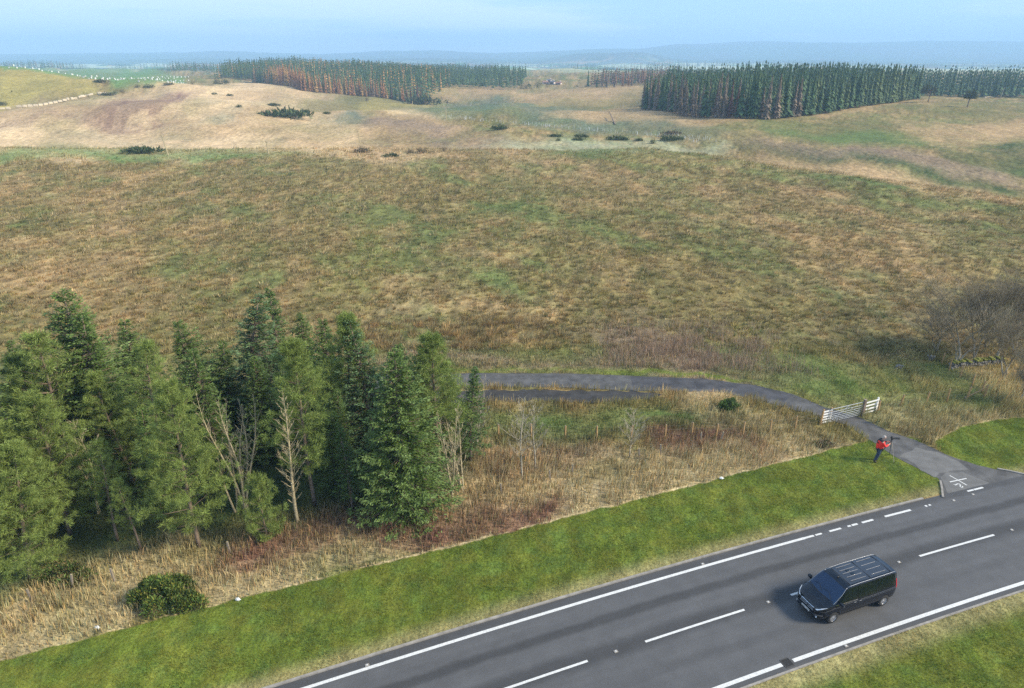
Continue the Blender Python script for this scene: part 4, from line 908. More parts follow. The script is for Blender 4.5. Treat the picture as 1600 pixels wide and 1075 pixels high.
for bx_, by_, w_, h_, lb in ((215, 241, 78, 9, 'long low dark gorse bush by the leaning pole at left'), (440, 184, 96, 11, 'longest dark gorse patch on the tan hillside below the left plantation'),
    (427, 166, 26, 5, 'narrow gorse patch just above the longest dark patch'), (477, 176, 16, 5, 'small round gorse bush at the upper right end of the longest dark patch'), (509, 178, 18, 4, 'small flat gorse bush right of the longest dark patch'),
    (372, 168, 13, 5, 'small gorse bush upper left of the longest dark patch'), (334, 148, 12, 4, 'small dark bush on the pale slope at the end of the eroded valley, left one'), (358, 150, 13, 4, 'small dark bush on the pale slope below the left plantation, right one'),
    (780, 203, 34, 8, 'oval dark gorse bush alone in the middle of the far pasture'), (868, 214, 28, 4, 'flat gorse strip above the small round bush near the stake rows'), (873, 221, 12, 8, 'small round dark gorse bush below a flat gorse strip'),
    (908, 215, 26, 6, 'upper one of two stacked gorse bushes right of the round bush'), (905, 220, 25, 5, 'lower one of two stacked gorse bushes right of the round bush'), (966, 220, 42, 8, 'dark gorse bush before the gap at the right end of the stake rows'),
    (1000, 221, 20, 5, 'small gorse bush between the long ones at the right end of the stake rows'), (1021, 225, 15, 9, 'taller round gorse bush standing at the right of the gorse row'), (1050, 221, 48, 8, 'rightmost long gorse bush of the row'),
    (610, 246, 34, 7, 'low dark green bush on the moor crest left of the middle')):
    bush((bx_, by_), w_, h_, lb, DG, 700, group='dark gorse bushes on the far pasture', depth=.5)
for bx_, by_, w_, h_, lb in ((567, 240, 38, 11, 'rounded brown leafless shrub on the moor crest, left one'), (660, 240, 24, 14, 'brown leafless shrub on the moor crest, middle one'), (640, 240, 20, 8, 'faint brown leafless shrub left of the middle one on the crest'),
    (693, 237, 12, 12, 'small upright brown shrub, rightmost on the moor crest'), (572, 158, 10, 7, 'small pink brown shrub in front of the left plantation'), (660, 164, 80, 11, 'wide dark scrub patch at the right foot of the left plantation'),
    (190, 146, 10, 9, 'round hawthorn on the pale slope beside the sheltered field, right one'), (178, 146, 9, 6, 'round hawthorn on the pale slope beside the sheltered field, left one'), (136, 152, 7, 7, 'lone small hawthorn at the end of the pale wall'),
    (165, 150, 34, 4, 'dark hedge piece below the two round hawthorns'), (214, 137, 11, 7, 'dark scrub at the right bottom of the sheltered field, left one'), (232, 138, 22, 6, 'dark scrub at the right bottom of the sheltered field, right one'),
    (155, 130, 30, 5, 'dark hedge piece along the lower edge of the sheltered field'), (262, 134, 20, 4, 'hedge piece at the far corner of the sheltered field'), (0, 166, 26, 9, 'dark scrub at the left edge of the photo on the gold hill'), (18, 144, 5, 3, 'tiny dark bush on the gold hill'),
    (345, 132, 30, 12, 'dark scrub at the left foot of the left plantation'), (300, 132, 8, 9, 'upright small tree at the far end of the eroded valley'), (1050, 212, 40, 7, 'low brown scrub behind the rightmost gorse bushes')):
    bush((bx_, by_), w_, h_, lb, (BR + DG[:1]) if by_ > 200 or bx_ == 572 else (DG + BR[1:2]), 500, 'shrub', 'shrubs on the far pasture', depth=.5)

# ------------------------------------------------------------------ plantations
def far_tree(seed, h, rad, kind, layers=17, pts=10, low=.0):
    r = np.random.default_rng(seed); V, F, c = [], [], []
    cols = dict(g=[(.055, .105, .042), (.075, .130, .05)], l=[(.38, .19, .075), (.30, .15, .07)], r=[(.17, .075, .05), (.14, .075, .05)], b=[(.22, .16, .11), (.16, .13, .09)], y=[(.43, .26, .09), (.35, .21, .08)], k=[(.10, .15, .055), (.115, .155, .06)])[kind]
    for i in range(layers):
        t = low + (1 - low) * i / layers; z0 = h * t; z1 = z0 + h * (1.9 / layers); R0 = rad * (1 - t) ** .85 * r.uniform(.7, 1.2) + .003 * h
        for k in range(pts):
            a = 6.283 * (k + r.uniform(-.3, .3)) / pts + i; rr = R0 * r.uniform(.6, 1.2); w = 3.0 * R0 / pts * r.uniform(.6, 1.1); ca, sa = math.cos(a), math.sin(a)
            b = len(V); dz = -h * .02 * r.uniform(0, 2)
            V += [(ca * rr, sa * rr, z0 + dz), (ca * rr * .5 - sa * w, sa * rr * .5 + ca * w, z0 + h * .035), (ca * rr * .12, sa * rr * .12, min(h, z0 + h * .085)), (ca * rr * .5 + sa * w, sa * rr * .5 - ca * w, z0 + h * .035)]
            F.append([b, b + 1, b + 2, b + 3]); cc = np.array(cols[r.integers(0, 2)]) * r.uniform(.6, 1.4); c += [cc] * 4
    return np.array(V), np.array(F), np.array(c)
def trunk_far(h):
    t = MB(); t.tube([(0, 0, 0), (0, 0, h * .6), (0, 0, h * .97)], [.2, .13, .03], 5); return mesh_np('trunk', t.v, t.f)
FT = {}
for kd in 'glrbyk':
    for q in range(3):
        rad = dict(g=2.9, l=2.5, r=2.6, b=2.3, y=2.6, k=2.7)[kd] * (1, .88, 1.15)[q]
        V, F, c = far_tree(hash_ := (ord(kd) * 10 + q), 18, rad, kd, low=(.06 if kd in 'gk' else .04)); FT[kd, q] = (mesh_np('crown', V, F, c), V, F, c)
TRK = trunk_far(18)
PROTO = {}
KN = dict(g='dark green spruce', l='orange brown larch', r='rusty red larch', b='bare brown larch', y='golden larch', k='pale green pine')
def edge_row(pts, spacing, kinds, hgt, where, group, jit=.8, rows=2, back=None):
    P = [gp(*p) for p in pts]; n = 0
    for rw in range(rows):
        for i in range(len(P) - 1):
            a, b = P[i], P[i + 1]; d = b - a; L_ = math.hypot(d.x, d.y); m = max(1, int(L_ / spacing)); nx, ny = -d.y / L_, d.x / L_
            if ny < 0: nx, ny = -nx, -ny
            for k in range(m):
                t = (k + .5 * (rw % 2) + random.uniform(-.3, .3)) / m; off = rw * 3.2 + random.uniform(-.9, .9)
                x, y = a.x + d.x * t + nx * off, a.y + d.y * t + ny * off
                frac = (i + t) / (len(P) - 1); ks = kinds(frac, rw); kd = random.choice(ks); q = random.randrange(3)
                seg = 'left end' if frac < .25 else 'left middle' if frac < .5 else 'right middle' if frac < .75 else 'right end'
                s = hgt(frac) / 18 * random.uniform(.68, 1.18)
                key = (kd, q); loc = (x, y, hz(x, y) - .2)
                if key not in PROTO:
                    e = empty('larch_tree' if kd in 'lrby' else 'spruce_tree' if kd == 'g' else 'pine_tree', loc); link('crown', FT[key][0], M['leafy'], e); link('trunk', TRK, M['bark'], e); PROTO[key] = e
                else: e = dup(PROTO[key], loc)
                e.scale = (s * random.uniform(.9, 1.1), s * random.uniform(.9, 1.1), s); e.rotation_euler = (random.gauss(0, .015), random.gauss(0, .015), random.uniform(0, 6.28))
                g_ = '%s trees, %s row, %s of %s' % (KN[kd], ('front', 'second')[rw], seg, where)
                tag(e, '%s, %s row, %s of %s' % (KN[kd], ('front', 'second')[rw], seg, where), 'tree', g_); n += 1
    return n
nA = edge_row([(1004, 172), (1060, 178), (1120, 184), (1190, 187)], 2.6, lambda f, r: 'gbbgb' if f < .5 else 'bbrbrg', lambda f: 15.5 + 1.5 * f, 'the right plantation left face', 'a')
nB = edge_row([(1196, 187), (1240, 183), (1300, 174), (1370, 163), (1436, 153)], 3.6, lambda f, r: 'rbbkgb' if f < .3 and r == 0 else 'gkkgk' if r == 0 else 'ggk', lambda f: 17 - f, 'the right plantation right face', 'b')
nC = edge_row([(396, 129), (470, 141), (560, 150), (620, 157), (664, 161)], 3.0, lambda f, r: 'gkyl' if f < .12 else 'lylly' if f < .45 else 'lblly' if f < .70 else 'rrlrg', lambda f: 15.5 - f * 3, 'the left larch plantation', 'c', rows=2)
nD = edge_row([(921, 136), (1000, 134)], 5.0, lambda f, r: 'g' if f < .22 else 'bbrl', lambda f: 13.5, 'the small brown wood', 'd', rows=1)
nE = edge_row([(1438, 150), (1600, 152)], 5.5, lambda f, r: 'gg', lambda f: 15, 'the far right wood', 'e', rows=1)
print('edge trees', nA, nB, nC, nD, nE)
def mass(name, lab, poly, spacing, hgt, kinds, simple=4, seed=0):
    P = np.array(poly); a, b = P.min(0), P.max(0); gx, gy = np.meshgrid(np.arange(a[0], b[0], spacing), np.arange(a[1], b[1], spacing))
    x = gx.ravel() + rng.normal(0, spacing * .28, gx.size); y = gy.ravel() + rng.normal(0, spacing * .28, gx.size); k = pip(x, y, poly); x, y = x[k], y[k]
    z = H(x, y); Vs, Fs, Cs = [], [], []; base = 0; vrs = []
    for kd in sorted(set(kinds)):
        for q in range(2):
            V, F, c = far_tree(ord(kd) * 3 + q + seed, 1, .14, kd, layers=simple + 2, pts=simple + 1, low=.12); vrs.append((kd, V, F, c))
    which = np.array([random.choice([i for i, v in enumerate(vrs) if v[0] == kd_]) for kd_ in (random.choice(kinds) for _ in range(len(x)))])
    tone = .75 + .5 * fbm(x / 18, y / 18, 401 + seed, 2)
    for i, (kd, V, F, c) in enumerate(vrs):
        s = np.nonzero(which == i)[0]
        if len(s) == 0: continue
        hh_ = hgt * rng.uniform(.74, 1.16, len(s)) * (.80 + .4 * fbm(x[s] / 30, y[s] / 30, 411 + seed, 2)); an = rng.uniform(0, 6.28, len(s)); ca, sa = np.cos(an), np.sin(an); w = hh_ * rng.uniform(.85, 1.15, len(s))
        X = (V[None, :, 0] * ca[:, None] - V[None, :, 1] * sa[:, None]) * w[:, None] + x[s][:, None]; Y = (V[None, :, 0] * sa[:, None] + V[None, :, 1] * ca[:, None]) * w[:, None] + y[s][:, None]
        Z = V[None, :, 2] * hh_[:, None] + z[s][:, None]; Vs.append(np.stack([X, Y, Z], -1).reshape(-1, 3))
        Fs.append((F[None] + (np.arange(len(s)) * len(V))[:, None, None]).reshape(-1, 4) + base); base += len(s) * len(V)
        Cs.append((c[None] * (tone[s] * rng.uniform(.8, 1.2, len(s)))[:, None, None]).reshape(-1, 3))
    o = link(name, mesh_np(name, np.concatenate(Vs), np.concatenate(Fs), np.concatenate(Cs)), M['leafy']); tag(o, lab, 'woodland', kind='stuff'); return len(x)
def up_(p, dx, dy): return (p[0] + dx, p[1] + dy)
A, B, Cc = [tuple(gp(*p)[:2]) for p in ((1006, 171), (1192, 187), (1436, 153))]
m1 = mass('right_plantation', 'dense dark green conifer plantation filling the space behind the right hand front trees', [up_(A, 3, 6), up_(B, -1, 8), up_(Cc, -2, 8), up_(Cc, 40, 130), (A[0] + 55, A[1] + 190)], 3.7, 16.5, 'gggggk', 5, 1)
Q = [tuple(gp(*p)[:2]) for p in ((396, 129), (470, 141), (560, 150), (664, 161))]
m7 = mass('left_wood_block', 'dark green conifer block at the far left end of the larch plantation', [up_(Q[0], -42, 20), up_(Q[0], -4, 8), up_(Q[0], 0, 200), up_(Q[0], -55, 220)], 5.0, 15, 'gggk', 4, 8)
m2 = mass('left_plantation', 'green and orange conifer plantation rising behind the larch edge left of the middle', [up_(Q[0], -45, 12)] + [up_(q, 0, 11) for q in Q] + [up_(Q[3], 12, 90), up_(Q[3], -10, 330), up_(Q[0], -10, 330), up_(Q[0], -60, 200)], 5.2, 14, 'ggggky', 4, 2)
Q2 = [tuple(gp(*p)[:2]) for p in ((560, 124), (640, 133), (720, 138), (800, 141), (815, 135))]
m3 = mass('middle_plantation', 'long dark green plantation stretching right behind the larch plantation', Q2 + [up_(Q2[-1], 10, 200), (Q2[0][0] + 60, Q2[0][1] + 420), up_(Q2[0], -80, 300)], 6, 13, 'gggk', 4, 3)
Q3 = [tuple(gp(*p)[:2]) for p in ((921, 136), (1010, 134))]
m4 = mass('brown_wood', 'brown larch wood behind the right hand plantation', [up_(Q3[0], 0, 6), up_(Q3[1], 20, 6), up_(Q3[1], 60, 120), up_(Q3[0], 30, 120)], 5, 13, 'bbrlg', 4, 4)
Q4 = [tuple(gp(*p)[:2]) for p in ((1438, 150), (1780, 153))]
m5 = mass('far_right_wood', 'dark far wood along the right edge of the photo', [up_(Q4[0], 0, 6), up_(Q4[1], 0, 6), up_(Q4[1], 40, 130), up_(Q4[0], 50, 130)], 5.0, 15, 'ggg', 4, 5)
Q5 = [tuple(gp(*p)[:2]) for p in ((252, 113), (300, 114), (372, 112))]
m6 = mass('far_left_wood', 'small dark wood beyond the sheltered field', [Q5[0], Q5[2], up_(Q5[2], -20, 260), up_(Q5[0], -40, 160)], 8, 12, 'gggb', 3, 6)
def belt(name, lab, x0, x1, y, dep, h, sp_, seed): return mass(name, lab, [(x0, y), (x1, y), (x1 * 1.03, y + dep), (x0 * 1.03, y + dep)], sp_, h, 'gggb', 3, seed)
belt('distant_wood', 'blue dark tree belt on the far plain at left', -1550, -1010, 1650, 160, 18, 13, 7)
belt('distant_wood', 'thin dark tree belt on the far plain above the sheltered field', -1150, -700, 2100, 120, 20, 15, 8)
belt('distant_wood', 'dark tree belt on the far plain behind the houses', 110, 330, 1350, 120, 12, 11, 9)
belt('distant_wood', 'very thin tree belt at the foot of the hills left of the middle', -600, 250, 3000, 120, 22, 18, 10)
belt('distant_wood', 'very thin tree belt at the foot of the hills right of the middle', 500, 2600, 2700, 200, 22, 20, 12)
for bx_, by_, w_, h_, lb in ((822, 140, 22, 16, 'bluish bare copse at the right tip of the long middle plantation'), (840, 138, 14, 15, 'rounded dark tree right of the long middle plantation'), (902, 136, 5, 4, 'tiny round tree left of the brown wood, left one'), (915, 136, 5, 4, 'tiny round tree left of the brown wood, right one')):
    bush((bx_, by_), w_, h_, lb, DG, 500, 'round_tree', 'round trees near the village', depth=.7, cat='tree')
# lone scots pines on the right skyline
for bx_, by_, top, wf, lb in ((1450, 160, 126, 1.0, 'lone pine with a broad umbrella crown before the far right wood'), (1511, 168, 135, .7, 'smaller lone pine with a ragged tilted crown right of the umbrella pine')):
    p = gp(bx_, by_); ht = height_at(p, top); e = empty('pine_tree', p); tag(e, lb, 'tree', 'lone pines')
    rx = 17 * (p.y * cP + 24 * sP) / FPX * wf; f_ = bush_mesh(bx_, rx, rx * .9, ht * .55, 1500, [(.06, .085, .035), (.09, .10, .045)], leaf=.6, lobes=8)
    o = link('crown', f_, M['leafy'], e); o.location = (0, 0, ht * .42)
    t = MB(); t.tube([(0, 0, -.3), (.15, 0, ht * .3), (0, 0, ht * .55)], [.32, .24, .15], 6)
    for k in range(6): a = k * 1.05; t.tube([(0, 0, ht * (.36 + .03 * k)), (math.cos(a) * rx * .55, math.sin(a) * rx * .5, ht * (.55 + .03 * k))], [.12, .04], 4)
    t.build('trunk', M['bark'], e)
# ------------------------------------------------------------------ van
def smooth_join(me, angle=40):
    me.polygons.foreach_set('use_smooth', np.ones(len(me.polygons), bool)); me.update()
    try: me.set_sharp_from_angle(angle=R(angle))
    except Exception: pass
M['vanpaint'] = mat('black_car_paint', (.004, .007, .013), .10, spec=.45, coat=.25)
M['glass'] = mat('dark_tinted_glass', (.004, .008, .012), .04, spec=.8)
M['screen'] = mat('windscreen_glass', (.002, .024, .07), .05, spec=.6)  # blue of the reflected sky is put into the base colour
M['blackpl'] = mat('black_plastic', (.022, .023, .025), .55)
M['rubber'] = mat('tyre_rubber', (.022, .022, .022), .9)
M['alloy'] = mat('alloy_metal', (.62, .62, .63), .28, metal=.8)
M['chrome'] = mat('chrome_trim', (.68, .69, .70), .15, metal=.95)
M['lamp'] = mat('headlight_glass', (.70, .74, .78), .12, spec=.9)
M['tail'] = mat('tail_light_red', (.45, .01, .015), .25)
M['plate'] = mat('number_plate_white', (.72, .72, .70), .4)
M['rail'] = mat('gleam_grey', (.33, .35, .38), .45, metal=.4)  # light grey for the imitated reflection on the roof edges
M['ribs'] = mat('roof_rib', (.10, .115, .14), .4)
M['roofp'] = mat('roof_panel', (.028, .034, .044), .25, coat=.4)
def lerp(a, b, t): return a + (b - a) * t
def pl(x, P): return float(np.interp(x, [p[0] for p in P], [p[1] for p in P]))
TOPZ = [(-2.48, 1.50), (-2.44, 1.72), (-2.36, 1.84), (-2.1, 1.885), (0, 1.895), (.7, 1.86), (.95, 1.80), (1.25, 1.56), (1.60, 1.27), (1.78, 1.17), (2.1, 1.085), (2.3, .99), (2.42, .86), (2.48, .66)]
HW = [(-2.48, .80), (-2.40, .88), (-2.2, .935), (-1, .96), (1.3, .96), (1.8, .935), (2.1, .89), (2.3, .80), (2.42, .66), (2.48, .50)]
BOTZ = [(-2.48, .45), (-2.3, .30), (2.2, .27), (2.42, .33), (2.48, .42)]
def sect(X):
    zt, w, zb = pl(X, TOPZ), pl(X, HW), pl(X, BOTZ); g = sm(1.75, .8, X) if False else float(np.clip((1.85 - X) / .95, 0, 1)); belt = min(1.13, zt - .05 - .02 * g)
    tum = lerp(.93, .80, g); sh = lerp(.97, .985, g)
    Z = [zb, zb + .02, zb + .16, lerp(zb, belt, .45), lerp(zb, belt, .8), belt, lerp(belt, zt - .05, .55), zt - .055, zt - .018, zt, zt + .015]
    Y = [w * .5, w * .88, w * .975, w, w, w * sh, w * lerp(sh, tum, .55), w * tum, w * (tum - .07), w * .45, 0]
    return Y, Z
def SF(X, t, side=1):
    Y, Z = sect(X); i = np.arange(len(Y)); return Vector((X, side * float(np.interp(t, i, Y)), float(np.interp(t, i, Z))))
def panel(X0t0, X1t0, X1t1, X0t1, off, nu=10, nv=6, side=1, mir=False):
    """patch lying on the body skin; corners are (X, t)"""
    V = []; F = []
    for j in range(nv + 1):
        for i in range(nu + 1):
            u, v = i / nu, j / nv; a = [lerp(X0t0[k], X1t0[k], u) for k in (0, 1)]; b_ = [lerp(X0t1[k], X1t1[k], u) for k in (0, 1)]
            X, t = lerp(a[0], b_[0], v), lerp(a[1], b_[1], v); p = SF(X, t, side); e = .02
            n = (SF(X + e, t, side) - SF(X - e, t, side)).cross(SF(X, t + .1, side) - SF(X, t - .1, side))
            n = n.normalized() if n.length > 1e-9 else Vector((0, 0, 1))
            if n.dot(Vector((0, p.y, p.z - .9))) < 0 and n.dot(Vector((p.x * .3, p.y, p.z - .9))) < 0: n = -n
            if n.dot(p - Vector((p.x * .6, 0, .8))) < 0: n = -n
            V.append(p + n * off)
    for j in range(nv):
        for i in range(nu): a = j * (nu + 1) + i; F.append([a, a + 1, a + nu + 2, a + nu + 1])
    return V, F
def make_van():
    root = empty('people_carrier_van'); tag(root, 'black van with ribbed roof and silver wheels driving left on the road', 'van')
    # body shell
    xs = sorted(set([p[0] for p in TOPZ + HW] + [round(v, 3) for v in np.linspace(-2.3, 2.3, 44)])); V = []; F = []; nT = 11
    for X in xs:
        Y, Z = sect(X)
        ring = [(X, Y[i], Z[i]) for i in range(nT)] + [(X, -Y[i], Z[i]) for i in range(nT - 2, -1, -1)]; V += ring
    n = 2 * nT - 1
    for a in range(len(xs) - 1):
        for k in range(n): k2 = (k + 1) % n; F.append([a * n + k, a * n + k2, (a + 1) * n + k2, (a + 1) * n + k])
    F.append(list(range(n))[::-1]); F.append([(len(xs) - 1) * n + k for k in range(n)])
    body = link('body', mesh_np('body', V, F), M['vanpaint'])
    import bmesh
    bm = bmesh.new(); bm.from_mesh(body.data); bmesh.ops.recalc_face_normals(bm, faces=bm.faces); bm.to_mesh(body.data); bm.free()
    cuts = []
    for X in (1.60, -1.675):
        c = MB(); c.tube([(X, .62, .34), (X, 1.2, .34)], .385, 28); c.tube([(X, -.62, .34), (X, -1.2, .34)], .385, 28)
        co = c.build('cut', M['blackpl']); cuts.append(co)
        bm = bmesh.new(); bm.from_mesh(co.data); bmesh.ops.recalc_face_normals(bm, faces=bm.faces); bm.to_mesh(co.data); bm.free()
        md = body.modifiers.new('b', 'BOOLEAN'); md.operation = 'DIFFERENCE'; md.object = co; md.solver = 'EXACT'
    bpy.context.view_layer.update(); dg = bpy.context.evaluated_depsgraph_get(); me = D.meshes.new_from_object(body.evaluated_get(dg))
    body.modifiers.clear(); body.data = me
    for c in cuts: D.objects.remove(c)
    smooth_join(me, 32); body.parent = root
    def P(name, parts, m, parent=root, smooth=True, thick=0):
        mb = MB()
        for V, F in parts: mb.add(V, F)
        o = mb.build(name, m, parent, smooth=smooth); return o
    # glass
    for_mir = lambda *a, **k: [panel(*a, side=1, **k), panel(*a, side=-1, **k)]
    P('windscreen', for_mir((1.70, 7.3), (.98, 7.6), (.98, 10), (1.74, 10), .006, nu=8, nv=8), M['screen'])
    for s, nm in ((1, 'l'), (-1, 'r')):
        P('side_window', [panel((1.38, 5.15), (.28, 5.15), (.28, 7.0), (.96, 6.95), .006, side=s)], M['glass'])
        P('side_window', [panel((.20, 5.05), (-1.02, 5.05), (-1.02, 7.0), (.20, 7.0), .006, side=s)], M['glass'])
        P('side_window', [panel((-1.09, 5.05), (-2.26, 5.15), (-2.20, 6.95), (-1.09, 7.0), .006, side=s)], M['glass'])
        P('quarter_window', [panel((1.62, 5.3), (1.44, 5.2), (1.04, 6.9), (1.22, 6.3), .006, side=s, nu=3)], M['glass'])
        # trim lines
        o = P('window_trim', [panel((1.62, 4.92), (.27, 4.86), (.27, 5.0), (1.62, 5.08), .010, side=s, nv=1, nu=14)], M['chrome']) if s else None
        P('sill_trim', [panel((1.15, 1.75), (-1.2, 1.75), (-1.2, 1.95), (1.15, 1.95), .012, side=s, nv=1, nu=14)], M['chrome'])
        P('cladding', [panel((1.17, 1.0), (-1.25, 1.0), (-1.25, 1.7), (1.17, 1.7), .010, side=s, nv=2)], M['blackpl'])
        P('sliding_rail', [panel((-.9, 4.55), (-2.3, 4.55), (-2.3, 4.68), (-.9, 4.68), .008, side=s, nv=1)], M['ribs'])
        P('crease_line', [panel((.2, 4.0), (-2.35, 4.1), (-2.35, 4.2), (.2, 4.1), .007, side=s, nv=1)], M['ribs'])
        for xx in (1.33, .24, -1.05): P('door_seam', [panel((xx + .008, 1.9), (xx - .008, 1.9), (xx - .008, 4.9), (xx + .008, 4.9), .004, side=s, nu=1, nv=6)], M['blackpl'])
        for xx in (.42, .08):
            p = SF(xx, 4.3, s); MB().box((p.x, p.y + s * .03, p.z), (.15, .025, .025), bev=.008).build('door_handle', M['ribs'], root)
        # mirror
        mb = MB(); p = SF(1.42, 5.1, s); mb.box((p.x - .02, p.y + s * .16, p.z + .09), (.14, .24, .19), bev=.05); mb.box((p.x, p.y + s * .03, p.z + .02), (.1, .12, .05), bev=.015); mr = mb.build('mirror', M['vanpaint'], root)
        MB().box((p.x - .093, p.y + s * .16, p.z + .09), (.006, .18, .13)).build('mirror_glass', M['glass'], mr)
        # added grey tubes imitating the bright reflection along roof edge and pillar
        tb = MB(); tb.tube([SF(x_, 7.9, s) + Vector((0, 0, .012)) for x_ in np.linspace(-2.3, .82, 16)], .013, 5); tb.build('roof_edge_gleam', M['rail'], root, smooth=True)
        tb = MB(); tb.tube([SF(x_, lerp(7.9, 7.05, min(1, (x_ - .82) / .35)), s) + Vector((0, 0, .006)) for x_ in np.linspace(.84, 1.72, 12)], .011, 5); tb.build('pillar_gleam', M['rail'], root, smooth=True)
        P('headlight', [panel((2.40, 6.2), (2.02, 5.1), (2.16, 7.2), (2.43, 8.2), .012, side=s)], M['lamp'])
        P('headlight_surround', [panel((2.455, 5.2), (1.98, 4.6), (2.02, 5.05), (2.44, 6.1), .008, side=s)], M['blackpl'])
        P('fog_light_trim', [panel((2.462, 2.9), (2.22, 2.9), (2.24, 3.15), (2.465, 3.15), .012, side=s, nv=1)], M['chrome'])
        MB().tube([(2.40, s * .62, .44), (2.455, s * .60, .44)], .06, 10).build('fog_light', M['lamp'], root)
        P('tail_light', [panel((-2.445, 4.0), (-2.33, 4.0), (-2.33, 6.0), (-2.44, 6.0), .010, side=s, nu=3)], M['tail'])
        for X in (1.60, -1.675):
            w = MB(); prof = [(.20, .0), (.30, .0), (.333, .02), (.342, .06), (.342, .17), (.333, .21), (.30, .225), (.20, .225)]; V = []; F = []; n_ = 32
            for k in range(n_):
                a = 2 * math.pi * k / n_
                for r_, yy in prof: V.append((X + r_ * math.cos(a), s * (.715 + yy), .342 + r_ * math.sin(a)))
            m_ = len(prof)
            for k in range(n_):
                for j in range(m_ - 1): k2 = (k + 1) % n_; F.append([k * m_ + j, k2 * m_ + j, k2 * m_ + j + 1, k * m_ + j + 1])
            w.add(V, F); wheel = w.build('wheel', M['rubber'], root, smooth=True)
            rm = MB(); rm.tube([(X, s * .90, .342), (X, s * .925, .342)], [.06, .05], 14)
            for k in range(10):
                a = 2 * math.pi * k / 10 + .1; d = Vector((math.cos(a), 0, math.sin(a))); q = Vector((-math.sin(a), 0, math.cos(a))); c0 = Vector((X, s * .915, .342))
                pts = [c0 + d * .05 + q * .02, c0 + d * .215 + q * .035 + Vector((0, s * .008, 0)), c0 + d * .215 - q * .035 + Vector((0, s * .008, 0)), c0 + d * .05 - q * .02]
                V = pts + [p_ - Vector((0, s * .03, 0)) for p_ in pts]; rm.add(V, [[0, 1, 2, 3], [4, 7, 6, 5], [0, 4, 5, 1], [1, 5, 6, 2], [2, 6, 7, 3], [3, 7, 4, 0]])
            ring = [(.205, .17), (.235, .19), (.245, .215), (.215, .222), (.205, .20)]; V = []; F = []
            for k in range(n_):
                a = 2 * math.pi * k / n_
                for r_, yy in ring: V.append((X + r_ * math.cos(a), s * (.715 + yy), .342 + r_ * math.sin(a)))
            for k in range(n_):
                for j in range(4): k2 = (k + 1) % n_; F.append([k * 5 + j, k2 * 5 + j, k2 * 5 + j + 1, k * 5 + j + 1])
            rm.add(V, F); rm.build('rim', M['alloy'], wheel)
            MB().tube([(X, s * .80, .342), (X, s * .82, .342)], .2, 20).build('brake_disc', M['blackpl'], wheel)
            MB().tube([(X, s * .60, .36), (X, s * .70, .36)], .37, 24).build('wheel_liner', M['blackpl'], root)
    # front
    P('grille', for_mir((2.474, 5.1), (2.455, 4.2), (2.462, 6.3), (2.476, 7.4), .010), M['blackpl'])
    mb = MB()
    for z in (.70, .78, .86): mb.box((2.475 - (z - .6) * .12, 0, z - .02), (.05, .84, .014), bev=.004)
    mb.build('grille_bars', M['chrome'], root)
    mb = MB(); mb.box((2.50, 0, .765), (.012, .07, .09), M=Matrix.Rotation(R(45), 4, 'X')); mb.box((2.50, 0, .80), (.014, .05, .12)); mb.box((2.502, .03, .75), (.012, .03, .10)); mb.build('emblem', M['chrome'], root)
    MB().box((2.36, 0, .42), (.28, 1.30, .26), bev=.06).build('bumper', M['vanpaint'], root)
    MB().box((2.492, 0, .37), (.02, .9, .10), bev=.008).build('lower_grille', M['blackpl'], root)
    pl_ = MB().box((2.515, 0, .52), (.014, .52, .112), bev=.004).build('number_plate', M['plate'], root)
    mb = MB()
    for k in range(7): mb.box((2.5228, -.2 + k * .062 + (.03 if k > 3 else 0), .52), (.003, .034, .066))
    mb.build('plate_characters', M['blackpl'], pl_)
    # bonnet seam and wipers
    tb = MB(); tb.tube([(1.76 - abs(y_) * .12, y_, SF(1.76 - abs(y_) * .12, 9.2).z + .02 - abs(y_) * .035) for y_ in np.linspace(-.78, .78, 9)], .018, 4); tb.build('scuttle', M['blackpl'], root)
    tb = MB()
    for y0, y1 in ((.62, -.05), (-.02, -.62)): tb.tube([(1.66, y0, 1.275), (1.50, (y0 + y1) / 2, 1.41), (1.56, y1, 1.365)], .010, 4)
    tb.build('wipers', M['blackpl'], root)
    # roof: dark panel, ribs, two dark glossy squares
    P('roof_panel', for_mir((.66, 8.3), (-2.2, 8.3), (-2.2, 10), (.66, 10), .006, nu=16), M['roofp'])
    mb = MB()
    for x0, x1, ys in ((.42, -.55, (-.52, -.28, -.06, .20, .46)), (-.92, -1.85, (-.52, -.20, .12, .46))):
        for y_ in ys:
            zz = SF((x0 + x1) / 2, 9.5).z + .014; mb.box(((x0 + x1) / 2, y_, zz - abs(y_) * .015), (x0 - x1, .026, .018), bev=.006)
    mb.build('roof_ribs', M['ribs'], root)
    mb = MB()
    for x_, y_ in ((-.02, -.17), (-.08, .10)): mb.box((x_, y_, SF(x_, 9.6).z + .014), (.20, .15, .02), bev=.004)
    mb.build('roof_squares', M['glass'], root)
    mb = MB()
    for x_ in (.60, -.72, -2.02): mb.box((x_, 0, SF(x_, 9.6).z + .006), (.03, 1.24, .018), bev=.004)
    mb.build('roof_seams', M['blackpl'], root)
    tb = MB(); tb.tube([(.72, 0, 1.90), (.60, 0, 2.02)], [.012, .005], 5); tb.box((.76, 0, 1.892), (.10, .06, .04), bev=.012); tb.build('aerial', M['blackpl'], root)
    return root
van = make_van()
pf, pr = gp(1301, 974), gp(1377, 948)
ang = math.atan2(pf.y - pr.y, pf.x - pr.x); mid = (pf + pr) / 2; u_ = Vector((math.cos(ang), math.sin(ang), 0)); nl = Vector((-u_.y, u_.x, 0))
van.location = Vector((mid.x, mid.y, .022)) - nl * .93 + u_ * .03; van.rotation_euler = (0, 0, ang)

